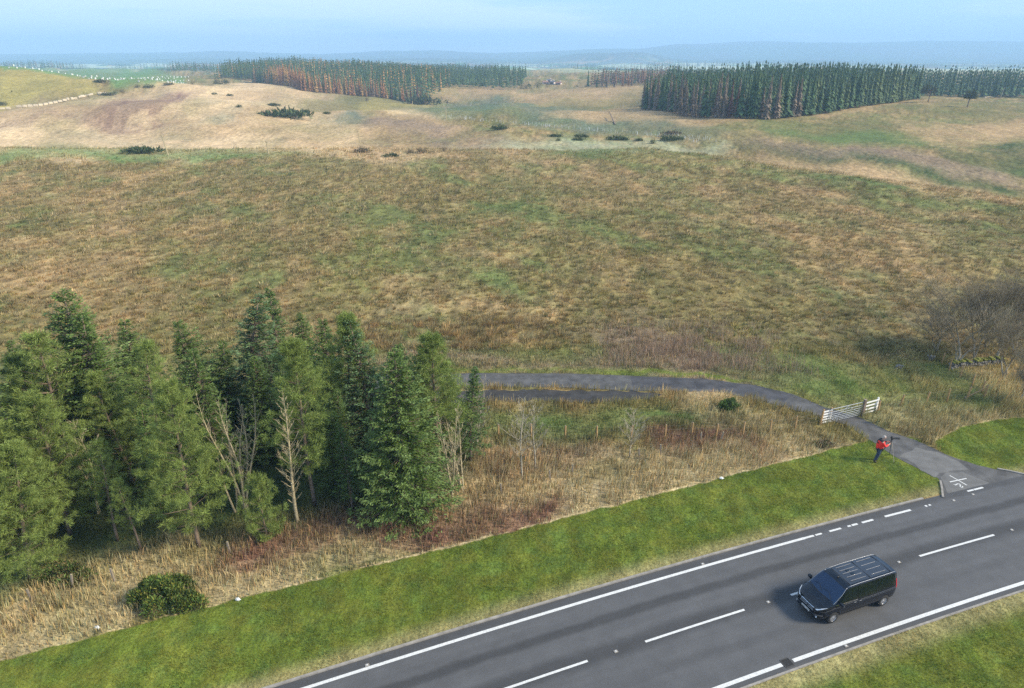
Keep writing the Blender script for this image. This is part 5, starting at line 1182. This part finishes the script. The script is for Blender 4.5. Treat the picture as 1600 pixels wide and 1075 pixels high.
# ------------------------------------------------------------------ gate and fences
def beam(mb, a, b, w, t):               # a board between two points, w high, t thick
    a, b = Vector(a), Vector(b); d = b - a; L_ = d.length; c = (a + b) / 2; M_ = d.to_track_quat('X', 'Z').to_matrix().to_4x4(); M_.translation = (0, 0, 0)
    mb.box(tuple(c), (L_, t, w), M=M_, bev=.006)
def rel(p, o): return Vector((p.x - o.x, p.y - o.y, 0))
gl, gr = gp(1293.5, 662), gp(1346, 649.5)
e = empty('field_gate', gl); tag(e, 'grey metal seven bar field gate closed across the side road', 'gate')
g1 = rel(gr, gl); Hh = 1.22; u1 = g1.normalized()
mb = MB()
for z in (.14, .28, .42, .58, .76, .96, Hh): mb.tube([u1 * .05 + Vector((0, 0, z)), g1 - u1 * .05 + Vector((0, 0, z))], .021 if z < Hh else .026, 7)
mb.build('bars', M['steel'], e)
mb = MB()
for t in (.05, g1.length * .5, g1.length - .05): mb.tube([u1 * t + Vector((0, 0, .12)), u1 * t + Vector((0, 0, Hh))], .026, 7)
mb.build('uprights', M['steel'], e)
off_ = Vector((-u1.y, u1.x, 0)) * -.035
mb = MB(); mb.tube([u1 * .1 + off_ + Vector((0, 0, .2)), g1 * .5 + off_ + Vector((0, 0, Hh - .05))], .016, 6); mb.tube([g1 * .5 + off_ + Vector((0, 0, Hh - .05)), g1 - u1 * .08 + off_ + Vector((0, 0, .2))], .016, 6); mb.build('brace', M['steel'], e)
def railpanel(a, b, lab, h0, h1, n):
    e = empty('rail_panel', a); tag(e, lab, 'fence panel', 'white rail panels beside the gate'); d = rel(b, a)
    for k in range(n):
        z = h0 + (h1 - h0) * k / (n - 1); mb = MB(); beam(mb, (0, 0, z), tuple(d + Vector((0, 0, z))), .125, .03); mb.build('rail', M['white'], e)
    un = d.normalized(); q = Vector((-un.y, un.x, 0)) * .075
    for t, m_ in ((.04, 'white'), (d.length - .04, 'white')):
        p = un * t + q; MB().box((p.x, p.y, .6), (.12, .12, 1.36), rz=math.atan2(d.y, d.x), bev=.012).build('post', M['post' if lab.startswith('left') else m_], e)
railpanel(gp(1283.5, 663.5), gp(1297, 660), 'left white rail panel with a timber post at the gate', .16, 1.08, 5)
railpanel(gp(1348, 650), gp(1369.5, 644), 'right white rail panel of four boards at the gate', .22, 1.12, 4)
p = gp(1346.8, 650); e = empty('gate_post', p, .3); tag(e, 'dark square gate post between the gate and right white panel', 'post')
MB().box((0, 0, .66), (.2, .2, 1.5), bev=.015).build('post', M['bark'], e); MB().box((0, 0, 1.43), (.22, .22, .04), bev=.01).build('cap', M['oldpost'], e)
def fencepost(p, h, m, w=.11):
    e = empty('fence_post', p, random.uniform(0, 1)); MB().box((0, 0, h / 2 - .1), (w, w, h + .2), bev=.012).build('shaft', M[m], e)
    mb = MB(); mb.box((0, 0, h + .001 + .012), (w * .8, w * .8, .022), bev=.008); mb.build('top', M['oldpost'], e); return e
def fence(pts, wires, lab, hgt, m, g, labs, wlab):
    P = [gp(*q) for q in pts]; proto = fencepost(P[0], hgt, m); proto.name = 'fence_post'; tag(proto, labs[0], 'fence post', g)
    for i, p in enumerate(P[1:], 1):
        r = dup(proto, p, random.uniform(0, 1), (1, 1, random.uniform(.93, 1.08))); r.rotation_euler = (random.gauss(0, .04), random.gauss(0, .04), random.uniform(0, 1)); tag(r, labs[i], 'fence post', g)
    e = empty('wire_fence', P[0]); tag(e, wlab, 'wire fence')
    for z in wires:
        mb = MB()
        for a, b in zip(P, P[1:]):
            a_, b_ = a - P[0], b - P[0]; mb.tube([a_ + Vector((0, .07, z)), (a_ + b_) / 2 + Vector((0, .07, z - .02)), b_ + Vector((0, .07, z))], .0045, 4, False)
        mb.build('wire', M['wire'], e)
ord_ = ['first', 'second', 'third', 'fourth', 'fifth', 'sixth', 'seventh', 'eighth', 'ninth', 'tenth', 'eleventh', 'twelfth', 'thirteenth']
PA = [(779, 684), (830, 683), (883, 687), (932, 687), (985, 686), (1039, 685), (1080, 682.5), (1118, 684), (1160, 682), (1203, 677.5), (1242, 671), (1281, 664)]
fence(PA, (.35, .7, 1.0), 'a', 1.12, 'post', 'timber posts of the fence below the side road', ['tan fence post below the side road, %s from the left' % ord_[i] for i in range(len(PA))], 'low wire fence running from the wood to the gate below the side road')
PB = [(1371, 646), (1406, 634), (1446, 632), (1479, 628), (1510, 624), (1537, 621)]
fence(PB, (.5, 1.0), 'b', 1.12, 'post', 'timber posts of the fence right of the gate', ['tan fence post right of the gate, %s from the gate' % ord_[i] for i in range(len(PB))], 'wire fence running right from the gate to the strutted corner post')
PC = [(1534, 614), (1518.5, 603.5), (1499.6, 590), (1483, 579), (1471, 568), (1466, 570)]
fence(PC[:5], (.3, .6, .9), 'c', 1.1, 'post', 'timber posts climbing toward the mossy wall', ['tan fence post climbing toward the mossy wall, %s from the corner' % ord_[i] for i in range(5)], 'wire fence climbing from the corner post to the mossy wall')
p1 = gp(1537, 621); st_ = empty('fence_strut', p1); tag(st_, 'slanting timber strut leaning on the corner fence post', 'strut'); mb = MB(); beam(mb, (-1.5, -.1, .08), (-.08, 0, .85), .08, .08); mb.build('shaft', M['post'], st_)
mb = MB(); mb.box((-1.55, -.12, .05), (.28, .24, .12), bev=.03); mb.build('foot_block', M['oldpost'], st_)
wp = [(49, 940), (114, 918), (179, 909), (360, 866), (784, 772), (860, 752), (894, 742), (999, 717), (1032, 710), (1095, 692), (1126, 690)]
wl_ = ['far left beside the lower left pine', 'left of the large gorse bush, nearer the wood', 'just above the left side of the large gorse bush', 'upper right of the large gorse bush', 'right of the large front spruce', 'below the birch pair', 'just right of the birch pair', 'below the small rounded bare tree',
       'in grass right of the rounded bare tree', 'in the reddish patch left of the middle', 'in the reddish patch, rightmost']
pr0 = None
for q, l_ in zip(wp, wl_):
    p = gp(*q)
    if pr0 is None:
        pr0 = r = empty('marker_post', p); MB().box((0, 0, .35), (.10, .10, .95), bev=.01).build('shaft', M['oldpost'], r); MB().box((0, 0, .84), (.08, .08, .03), bev=.008).build('top', M['palebark'], r)
    else: r = dup(pr0, p, random.uniform(0, 1)); r.rotation_euler = (random.gauss(0, .06), random.gauss(0, .06), 0)
    tag(r, 'short pale post in long grass, ' + l_, 'post', 'short pale posts in the long grass')
for q, l_ in (((371, 939), 'small white litter scrap on the verge edge by the large gorse bush'), ((1127, 749), 'white litter scrap on the verge edge right of the middle'), ((151, 983), 'tiny white litter scrap in the straw grass at lower left')):
    p = gp(*q); mb = MB(); mb.add([(-.12, 0, .05), (.02, -.06, .10), (.2, .02, .06), (.04, .09, .16), (-.1, .1, .12)], [[0, 1, 4], [1, 3, 4], [1, 2, 3], [0, 4, 1]]); mb.box((.02, .02, .03), (.18, .09, .04), bev=.015)
    tag(mb.build('litter', M['tubew'], loc=p), l_, 'litter')
# mossy drystone wall
def stone_wall(a, b, h, w, name, lab, moss, n):
    e = empty(name, a); tag(e, lab, 'stone wall'); d = b - a; rows = max(2, int(h / .16)); mb = MB(); mm = MB()
    for r_ in range(rows):
        for k in range(n):
            t = (k + .5 * (r_ % 2) + random.uniform(-.15, .15)) / n; p = d * min(t, 1); s = d.length / n
            mb.box((p.x + random.gauss(0, .04), p.y + random.gauss(0, .05), p.z + .08 + r_ * .15), (s * random.uniform(.8, 1.15), w * random.uniform(.8, 1.1), .16), rz=math.atan2(d.y, d.x) + random.gauss(0, .12), bev=.05)
    for k in range(int(n * moss)):
        t = random.random(); p = d * t; mm.box((p.x, p.y, p.z + h + random.uniform(-.12, .06)), (random.uniform(.12, .3), w * 1.15, random.uniform(.08, .16)), rz=random.uniform(-.4, .4), bev=.06)
    mb.build('stones', D.materials.get('wall_stone') or mat('wall_stone', (.19, .18, .155), .95, noise=(3, .55, 1.4)), e)
    if moss: mm.build('moss', D.materials.get('moss') or mat('moss', (.17, .18, .03), .95, noise=(4, .55, 1.3)), e)
stone_wall(gp(1484, 575), gp(1566, 567), .6, .5, 'drystone_wall', 'low drystone wall with yellow green moss under the bare trees', 1.6, 26)
stone_wall(gp(1400, 575), gp(1412, 576), .35, .4, 'stone_heap', 'short grey stone heap at the field corner left of the mossy wall', 0, 4)
stone_wall(gp(1450, 562), gp(1460, 563), .5, .4, 'stone_heap', 'grey tumbled stones where the climbing fence meets the mossy wall', 0, 4)
wa = [gp(*q) for q in ((-60, 178), (0, 172), (60, 166), (105, 157), (145, 148), (175, 148))]
e = empty('field_wall', wa[0]); tag(e, 'pale field wall curving round the foot of the gold hill', 'stone wall'); mb = MB()
for a, b in zip(wa, wa[1:]):
    m_ = int((b - a).length / 2.2)
    for k in range(m_):
        t = (k + .5) / m_; p = a.lerp(b, t); z = hz(p.x, p.y)
        if random.random() < .9: mb.box((p.x - wa[0].x, p.y - wa[0].y, z - wa[0].z + .45), (2.0, .7, random.uniform(.9, 1.3)), rz=math.atan2(b.y - a.y, b.x - a.x), bev=.15)
mb.build('stones', mat('pale_stone', (.55, .47, .34), .95, noise=(.6, .7, 1.2)), e)
# telegraph poles
for bx_, by_, top, lean, lb in ((263, 243, 211, (0, -.14), 'tallest white pole leaning left on the moor crest at left'), (419.5, 241, 219, (0, -.03), 'thin pale pole on the moor crest below the longest gorse patch'),
    (562.5, 224, 203, (0, -.08), 'thin pale pole standing above the brown shrubs'), (697, 186, 168, (0, 0), 'thin pale pole at the left end of the stake rows'), (645, 171, 158, (0, 0), 'thin pole beside the right end of the larch plantation'),
    (787, 158, 147, (0, 0), 'thin pale pole on the tan slope in the middle distance'), (806, 141, 135, (0, 0), 'tiny pale pole before the long middle plantation, left one'), (836, 140, 133, (0, 0), 'tiny pale pole before the long middle plantation, right one'),
    (1563, 153, 136, (0, .16), 'grey pole leaning right before the far right wood')):
    p = gp(bx_, by_); h_ = height_at(p, top); e = empty('telegraph_pole', p); e.rotation_euler = (lean[0], lean[1], 0); tag(e, lb, 'pole', 'telegraph poles across the pasture')
    mb = MB(); mb.tube([(0, 0, -.3), (0, 0, h_)], [.15 + p.y * .0001, .10 + p.y * .0001], 8); mb.build('pole', M['palebark'] if bx_ != 1563 else M['greybark'], e)
    mb = MB(); mb.box((0, 0, h_ - .5), (.7, .1, .1), bev=.01); mb.tube([(-.28, 0, h_ - .45), (-.28, 0, h_ - .3)], .04, 6); mb.tube([(.28, 0, h_ - .45), (.28, 0, h_ - .3)], .04, 6); mb.build('insulator_bar', M['oldpost'], e)
for a, b, lb in (((1515, 152.5), (1532, 152), 'pale fallen trunk lying before the far right wood, left one'), ((1538, 153), (1552, 152.5), 'pale fallen trunk lying before the far right wood, right one')):
    a, b = gp(*a), gp(*b); mb = MB(); mb.tube([(0, 0, .3), tuple((b - a) / 2 + Vector((0, 0, .6))), tuple(b - a + Vector((0, 0, .25)))], [.35, .28, .15], 6); tag(mb.build('dead_tree', M['palebark'], loc=a), lb, 'fallen tree')
a, b = gp(951, 184), gp(961, 195); mb = MB(); mb.tube([(0, 0, 2.8), (.6, -1, 1.6), tuple(b - a + Vector((0, 0, .2)))], [.12, .2, .3], 5); mb.tube([(.6, -1, 1.6), (-.9, -1.2, 2.6)], [.12, .05], 4); tag(mb.build('fallen_tree', M['bark'], loc=a), 'broken dark dead tree leaning alone on the tan slope', 'dead tree')
# sapling shelters and stakes
pr1 = None
def shelters(name, pts, h, r_, m, lab, g, cat):
    pr_ = None
    for x, y in pts:
        loc = (x, y, hz(x, y))
        if pr_ is None:
            pr_ = o = empty(name, loc); mb = MB(); mb.tube([(0, 0, 0), (0, 0, h)], [r_, r_ * .9], 6); mb.build('tube', M[m], o); MB().box((r_ * 1.2, 0, h * .5), (r_ * .35, r_ * .35, h * 1.1)).build('stake', M['oldpost'], o)
        else: o = dup(pr_, loc, random.uniform(0, 6))
        o.scale = (1, 1, random.uniform(.8, 1.15)); tag(o, lab, cat, g)
FP = W2([(2, 105.5), (100, 107.5), (200, 113), (302, 121), (296, 128), (272, 133), (232, 131), (180, 127), (92, 115)])
fx, fy = np.array(FP).T; c0_, c1_ = Vector(FP[0]), Vector(FP[3]); ax_ = (c1_ - c0_).normalized(); ay_ = Vector((-ax_.y, ax_.x)); S1 = []
for i_ in range(-80, 120):
    for j_ in range(-40, 40):
        q = c0_ + ax_ * (i_ * 7.5 + 3 * (j_ % 2)) + ay_ * (j_ * 15)
        S1.append((q.x + random.uniform(-.8, .8), q.y + random.uniform(-.8, .8)))
S1 = np.array(S1); S1 = S1[pip(S1[:, 0], S1[:, 1], FP)]; S1 = S1[np.argsort(np.hypot(S1[:, 0], S1[:, 1]))][:270]; print('shelters', len(S1)); S1 = [tuple(map(float, q)) for q in S1]
shelters('tree_shelter', S1, 1.0, .5, 'tubew', 'white tree shelter dotted on the bright green field at upper left', 'white tree shelters on the green field', 'tree shelter')
S2 = []
for k in range(150):
    t = random.random(); px = lerp(690, 1085, t); py = lerp(184, 219, t ** .95) + random.uniform(-2.2, 2.2) - 2; p = gp(px, py); S2.append((p.x, p.y))
for r_ in range(7):
    for k in range(7): p = gp(700 + r_ * 7 - k * 1.2 + random.uniform(-.5, .5), 150 + k * 2.6); S2.append((p.x, p.y))
for k in range(16): p = gp(1078 + random.uniform(0, 42), 214 + random.uniform(0, 9)); S2.append((p.x, p.y))
shelters('planting_stake', S2, .95, .06, 'tubew', 'thin pale stake in the planting rows crossing the middle distance', 'planting stakes in the middle distance', 'stake')
# houses of the far village
for bx_, by_, w_, h_, rc_, lb in ((852, 131, 9, 4, (.25, .14, .10), 'pink walled distant cottage, leftmost of the village'), (863, 131.5, 7, 5, (.10, .10, .11), 'white distant house with dark roof in the village middle'), (873, 132, 8, 4, (.22, .11, .08), 'distant cottage with reddish roof, rightmost of the village'),
    (858, 128, 6, 4, (.10, .10, .11), 'pale distant house standing above the others in the village')):
    p = gp(bx_, by_); s = (p.y * cP) / FPX; L_, W_, Hh_ = w_ * s, 7, h_ * s * .6; e = empty('house', p, random.uniform(-.3, .3)); tag(e, lb, 'house', 'houses of the far village')
    MB().box((0, 0, Hh_ / 2), (L_, W_, Hh_), bev=.05).build('wall', mat('house_wall', (.72, .62, .56), .8), e)
    r_ = MB(); r_.add([(-L_ / 2 - .2, -W_ / 2 - .3, Hh_), (L_ / 2 + .2, -W_ / 2 - .3, Hh_), (L_ / 2 + .2, W_ / 2 + .3, Hh_), (-L_ / 2 - .2, W_ / 2 + .3, Hh_), (-L_ / 2 - .2, 0, Hh_ * 1.7), (L_ / 2 + .2, 0, Hh_ * 1.7)], [[0, 1, 5, 4], [2, 3, 4, 5], [0, 4, 3], [1, 2, 5], [0, 3, 2, 1]])
    rf = r_.build('roof', mat('house_roof', rc_, .8), e); MB().box((L_ * .3, 0, Hh_ * 1.75), (.9, .9, 1.4), bev=.03).build('chimney', D.materials['house_wall'], rf)
    for k in (-.3, 0, .3): MB().box((L_ * k, -W_ / 2 - .02, Hh_ * .55), (1.2, .08, 1.3)).build('window', M['glass'], e)

# ------------------------------------------------------------------ photographer
def skinned(name, P, E, Rr, m, parent, sub=2, root=0):
    me = D.meshes.new(name); me.from_pydata([tuple(p) for p in P], E, []); o = link(name, me)
    md = o.modifiers.new('s', 'SKIN'); md.use_smooth_shade = True; sv = me.skin_vertices[0].data
    for i, r_ in enumerate(Rr):
        sv[i].radius = (r_, r_) if not hasattr(r_, '__len__') else r_; sv[i].use_root = (i == root)
    sb = o.modifiers.new('u', 'SUBSURF'); sb.levels = sb.render_levels = sub
    bpy.context.view_layer.update(); dg = bpy.context.evaluated_depsgraph_get(); me2 = D.meshes.new_from_object(o.evaluated_get(dg)); o.modifiers.clear(); o.data = me2
    me2.materials.clear(); me2.materials.append(m); me2.polygons.foreach_set('use_smooth', np.ones(len(me2.polygons), bool)); o.parent = parent; return o
M['skin'] = mat('skin', (.52, .31, .22), .6); M['jacket'] = mat('red_jacket', (.85, .028, .018), .6, noise=(5, .85, 1.15)); M['yoke'] = mat('black_jacket_yoke', (.018, .02, .024), .7)
M['jean'] = mat('blue_jeans', (.028, .045, .085), .8, noise=(8, .75, 1.25)); M['boot'] = mat('dark_boots', (.015, .014, .014), .7); M['hair'] = mat('grey_hair', (.42, .36, .32), .8)
def person():
    e = empty('person', gp(1369, 721), R(-12), 1.2); tag(e, 'photographer in a red and black jacket and jeans beside a tripod', 'person')
    # body in metres, x forward, y left, z up
    J = [(0, 0, .95), (.0, 0, 1.12), (.03, 0, 1.32), (.06, 0, 1.44), (.10, 0, 1.52), (.13, 0, 1.60), (.14, 0, 1.70),
         (.05, .19, 1.40), (.16, .25, 1.17), (.36, .14, 1.30), (.42, .10, 1.33),
         (.05, -.19, 1.40), (.18, -.26, 1.16), (.38, -.13, 1.24), (.44, -.08, 1.27),
         (.0, .10, .88), (.05, .13, .50), (-.02, .15, .09), (.13, .17, .04),
         (.0, -.10, .88), (-.02, -.13, .49), (-.16, -.14, .09), (-.02, -.16, .04)]
    E_ = [(0, 1), (1, 2), (2, 3), (3, 4), (4, 5), (5, 6), (2, 7), (7, 8), (8, 9), (9, 10), (2, 11), (11, 12), (12, 13), (13, 14), (0, 15), (15, 16), (16, 17), (17, 18), (0, 19), (19, 20), (20, 21), (21, 22)]
    Rr = [.13, .125, .13, .07, .055, .085, .075, .055, .045, .033, .032, .055, .045, .033, .032, .085, .06, .045, .035, .085, .06, .045, .035]
    P = list(J); Ed = list(E_); RR = list(Rr)
    for hb, sg in ((10, 1), (14, -1)):   # fingers and thumb closing round the camera
        b = Vector(J[hb])
        for k, (l1, l2) in enumerate(((.035, .028), (.040, .030), (.037, .028), (.030, .022))):
            i = len(P); P += [tuple(b + Vector((.025 + l1, -sg * (.0 + .004 * k), .028 - .018 * k))), tuple(b + Vector((.03 + l1, -sg * (.03 + l2), .026 - .018 * k)))]; Ed += [(hb, i), (i, i + 1)]; RR += [.009, .008]
        i = len(P); P += [tuple(b + Vector((.01, -sg * .03, .035))), tuple(b + Vector((.035, -sg * .055, .045)))]; Ed += [(hb, i), (i, i + 1)]; RR += [.010, .009]
    body = skinned('body', P, Ed, RR, M['skin'], e)
    # face
    mb = MB(); mb.tube([(.215, 0, 1.655), (.238, 0, 1.625), (.215, 0, 1.615)], [.010, .014, .010], 6); mb.build('nose', M['skin'], body)
    for s in (-1, 1): MB().tube([(.205, s * .032, 1.655), (.214, s * .032, 1.655)], .009, 8).build('eye', M['boot'], body); MB().box((.13, s * .088, 1.635), (.035, .016, .055), bev=.006).build('ear', M['skin'], body)
    MB().box((.212, 0, 1.588), (.008, .04, .008)).build('mouth', M['jacket'], body)
    V, F = [], []
    for i in range(7):
        for k in range(14):
            th = i / 6 * R(98); a = 6.283 * k / 14; rr = .094 * math.sin(th) + .001; V.append((.128 + rr * math.cos(a) * 1.05 - .012, rr * math.sin(a) * .92, 1.64 + .10 * math.cos(th) - (.02 if math.cos(a) < 0 else -.03) * (i > 4)))
    for i in range(6):
        for k in range(14): k2 = (k + 1) % 14; F.append([i * 14 + k, (i + 1) * 14 + k, (i + 1) * 14 + k2, i * 14 + k2])
    MB().add(V, F).build('hair', M['hair'], e, smooth=True)
    # jacket: torso in red, shoulders, back and sleeves black
    skinned('jacket', [(0, 0, .84), (.0, 0, 1.0), (.01, 0, 1.18), (.04, 0, 1.36), (.05, 0, 1.44)], [(0, 1), (1, 2), (2, 3), (3, 4)], [(.21, .21), (.22, .22), (.22, .22), (.21, .21), (.12, .12)], M['jacket'], e)
    skinned('jacket_yoke', [(.0, 0, 1.30), (.02, 0, 1.40), (.07, 0, 1.50), (.05, .20, 1.40), (.05, -.20, 1.40), (-.08, 0, 1.22), (-.09, 0, 1.0)], [(0, 1), (1, 2), (1, 3), (1, 4), (0, 5), (5, 6)], [.12, .125, .085, .09, .09, .11, .10], M['yoke'], e)
    for s, q in ((1, [7, 8, 9]), (-1, [11, 12, 13])): skinned('sleeve', [J[i] for i in q], [(0, 1), (1, 2)], [.085, .072, .052], M['jacket' if s < 0 else 'yoke'], e)
    skinned('trousers', [(0, 0, .92), J[15], J[16], (-.02, .15, .13), J[19], J[20], (-.155, -.14, .13)], [(0, 1), (1, 2), (2, 3), (0, 4), (4, 5), (5, 6)], [.15, .115, .085, .072, .115, .085, .072], M['jean'], e)
    for a, b_ in ((17, 18), (21, 22)): skinned('boot', [(J[a][0], J[a][1], .17), (J[a][0], J[a][1], .07), (J[b_][0], J[b_][1], .05)], [(0, 1), (1, 2)], [.062, .062, .048], M['boot'], e)
    return e
per_ = person()
pt = gp(1386, 716)
e = empty('tripod', pt, R(20), 1.1); tag(e, 'dark camera tripod with spread legs beside the photographer', 'tripod')
for k in range(3):
    a = 2.09 * k + .5; mb = MB(); c_, s_ = math.cos(a), math.sin(a); mb.tube([(c_ * .04, s_ * .04, 1.22), (c_ * .28, s_ * .28, .68)], .021, 6); mb.tube([(c_ * .27, s_ * .27, .70), (c_ * .55, s_ * .55, 0)], .015, 6); lg = mb.build('leg', M['greybark' if k == 2 else 'blackpl'], e)
    MB().tube([(c_ * .55, s_ * .55, -.02), (c_ * .548, s_ * .548, .04)], .022, 6).build('foot', M['rubber'], lg)
MB().tube([(0, 0, 1.0), (0, 0, 1.34)], .022, 8).build('centre_column', M['blackpl'], e)
mb = MB(); mb.box((0, 0, 1.24), (.09, .09, .08), bev=.02); mb.tube([(0, 0, 1.33), (0, 0, 1.40)], [.05, .04], 10); mb.tube([(0, 0, 1.37), (-.28, .05, 1.25)], .012, 5); mb.build('head', M['blackpl'], e)
e = empty('camera', (pt.x, pt.y, pt.z + 1.54), R(-4), 1.45); tag(e, 'black camera with a long lens on top of the tripod', 'camera')
mb = MB(); mb.box((0, 0, .06), (.09, .16, .12), bev=.02); mb.box((-.01, 0, .135), (.06, .06, .05), bev=.02); mb.build('body', M['blackpl'], e)
MB().tube([(.04, 0, .06), (.16, 0, .06), (.17, 0, .06), (.34, 0, .06)], [.045, .045, .052, .058], 14).build('lens', M['blackpl'], e)
MB().tube([(.33, 0, .06), (.342, 0, .06)], .045, 14).build('front_glass', M['glass'], e)
# ------------------------------------------------------------------ haze
def haze():
    V = MB(); x0, x1, y0, y1, z0, z1 = -12500, 12500, -130, 9300, -90, 215
    V.v = [(x, y, z) for x in (x0, x1) for y in (y0, y1) for z in (z0, z1)]
    V.f = [[0, 1, 3, 2], [4, 6, 7, 5], [0, 4, 5, 1], [2, 3, 7, 6], [0, 2, 6, 4], [1, 5, 7, 3]]
    m = D.materials.new('haze'); m.use_nodes = True; N, L = m.node_tree.nodes, m.node_tree.links
    N.remove(N['Principled BSDF']); v = N.new('ShaderNodeVolumePrincipled'); v.inputs['Density'].default_value = .00028
    v.inputs['Color'].default_value = (.45, .69, .97, 1); v.inputs['Anisotropy'].default_value = 0.0
    L.new(v.outputs[0], N['Material Output'].inputs['Volume'])
    tag(V.build('haze', m), 'thin pale blue haze in the air', kind='stuff')
haze()
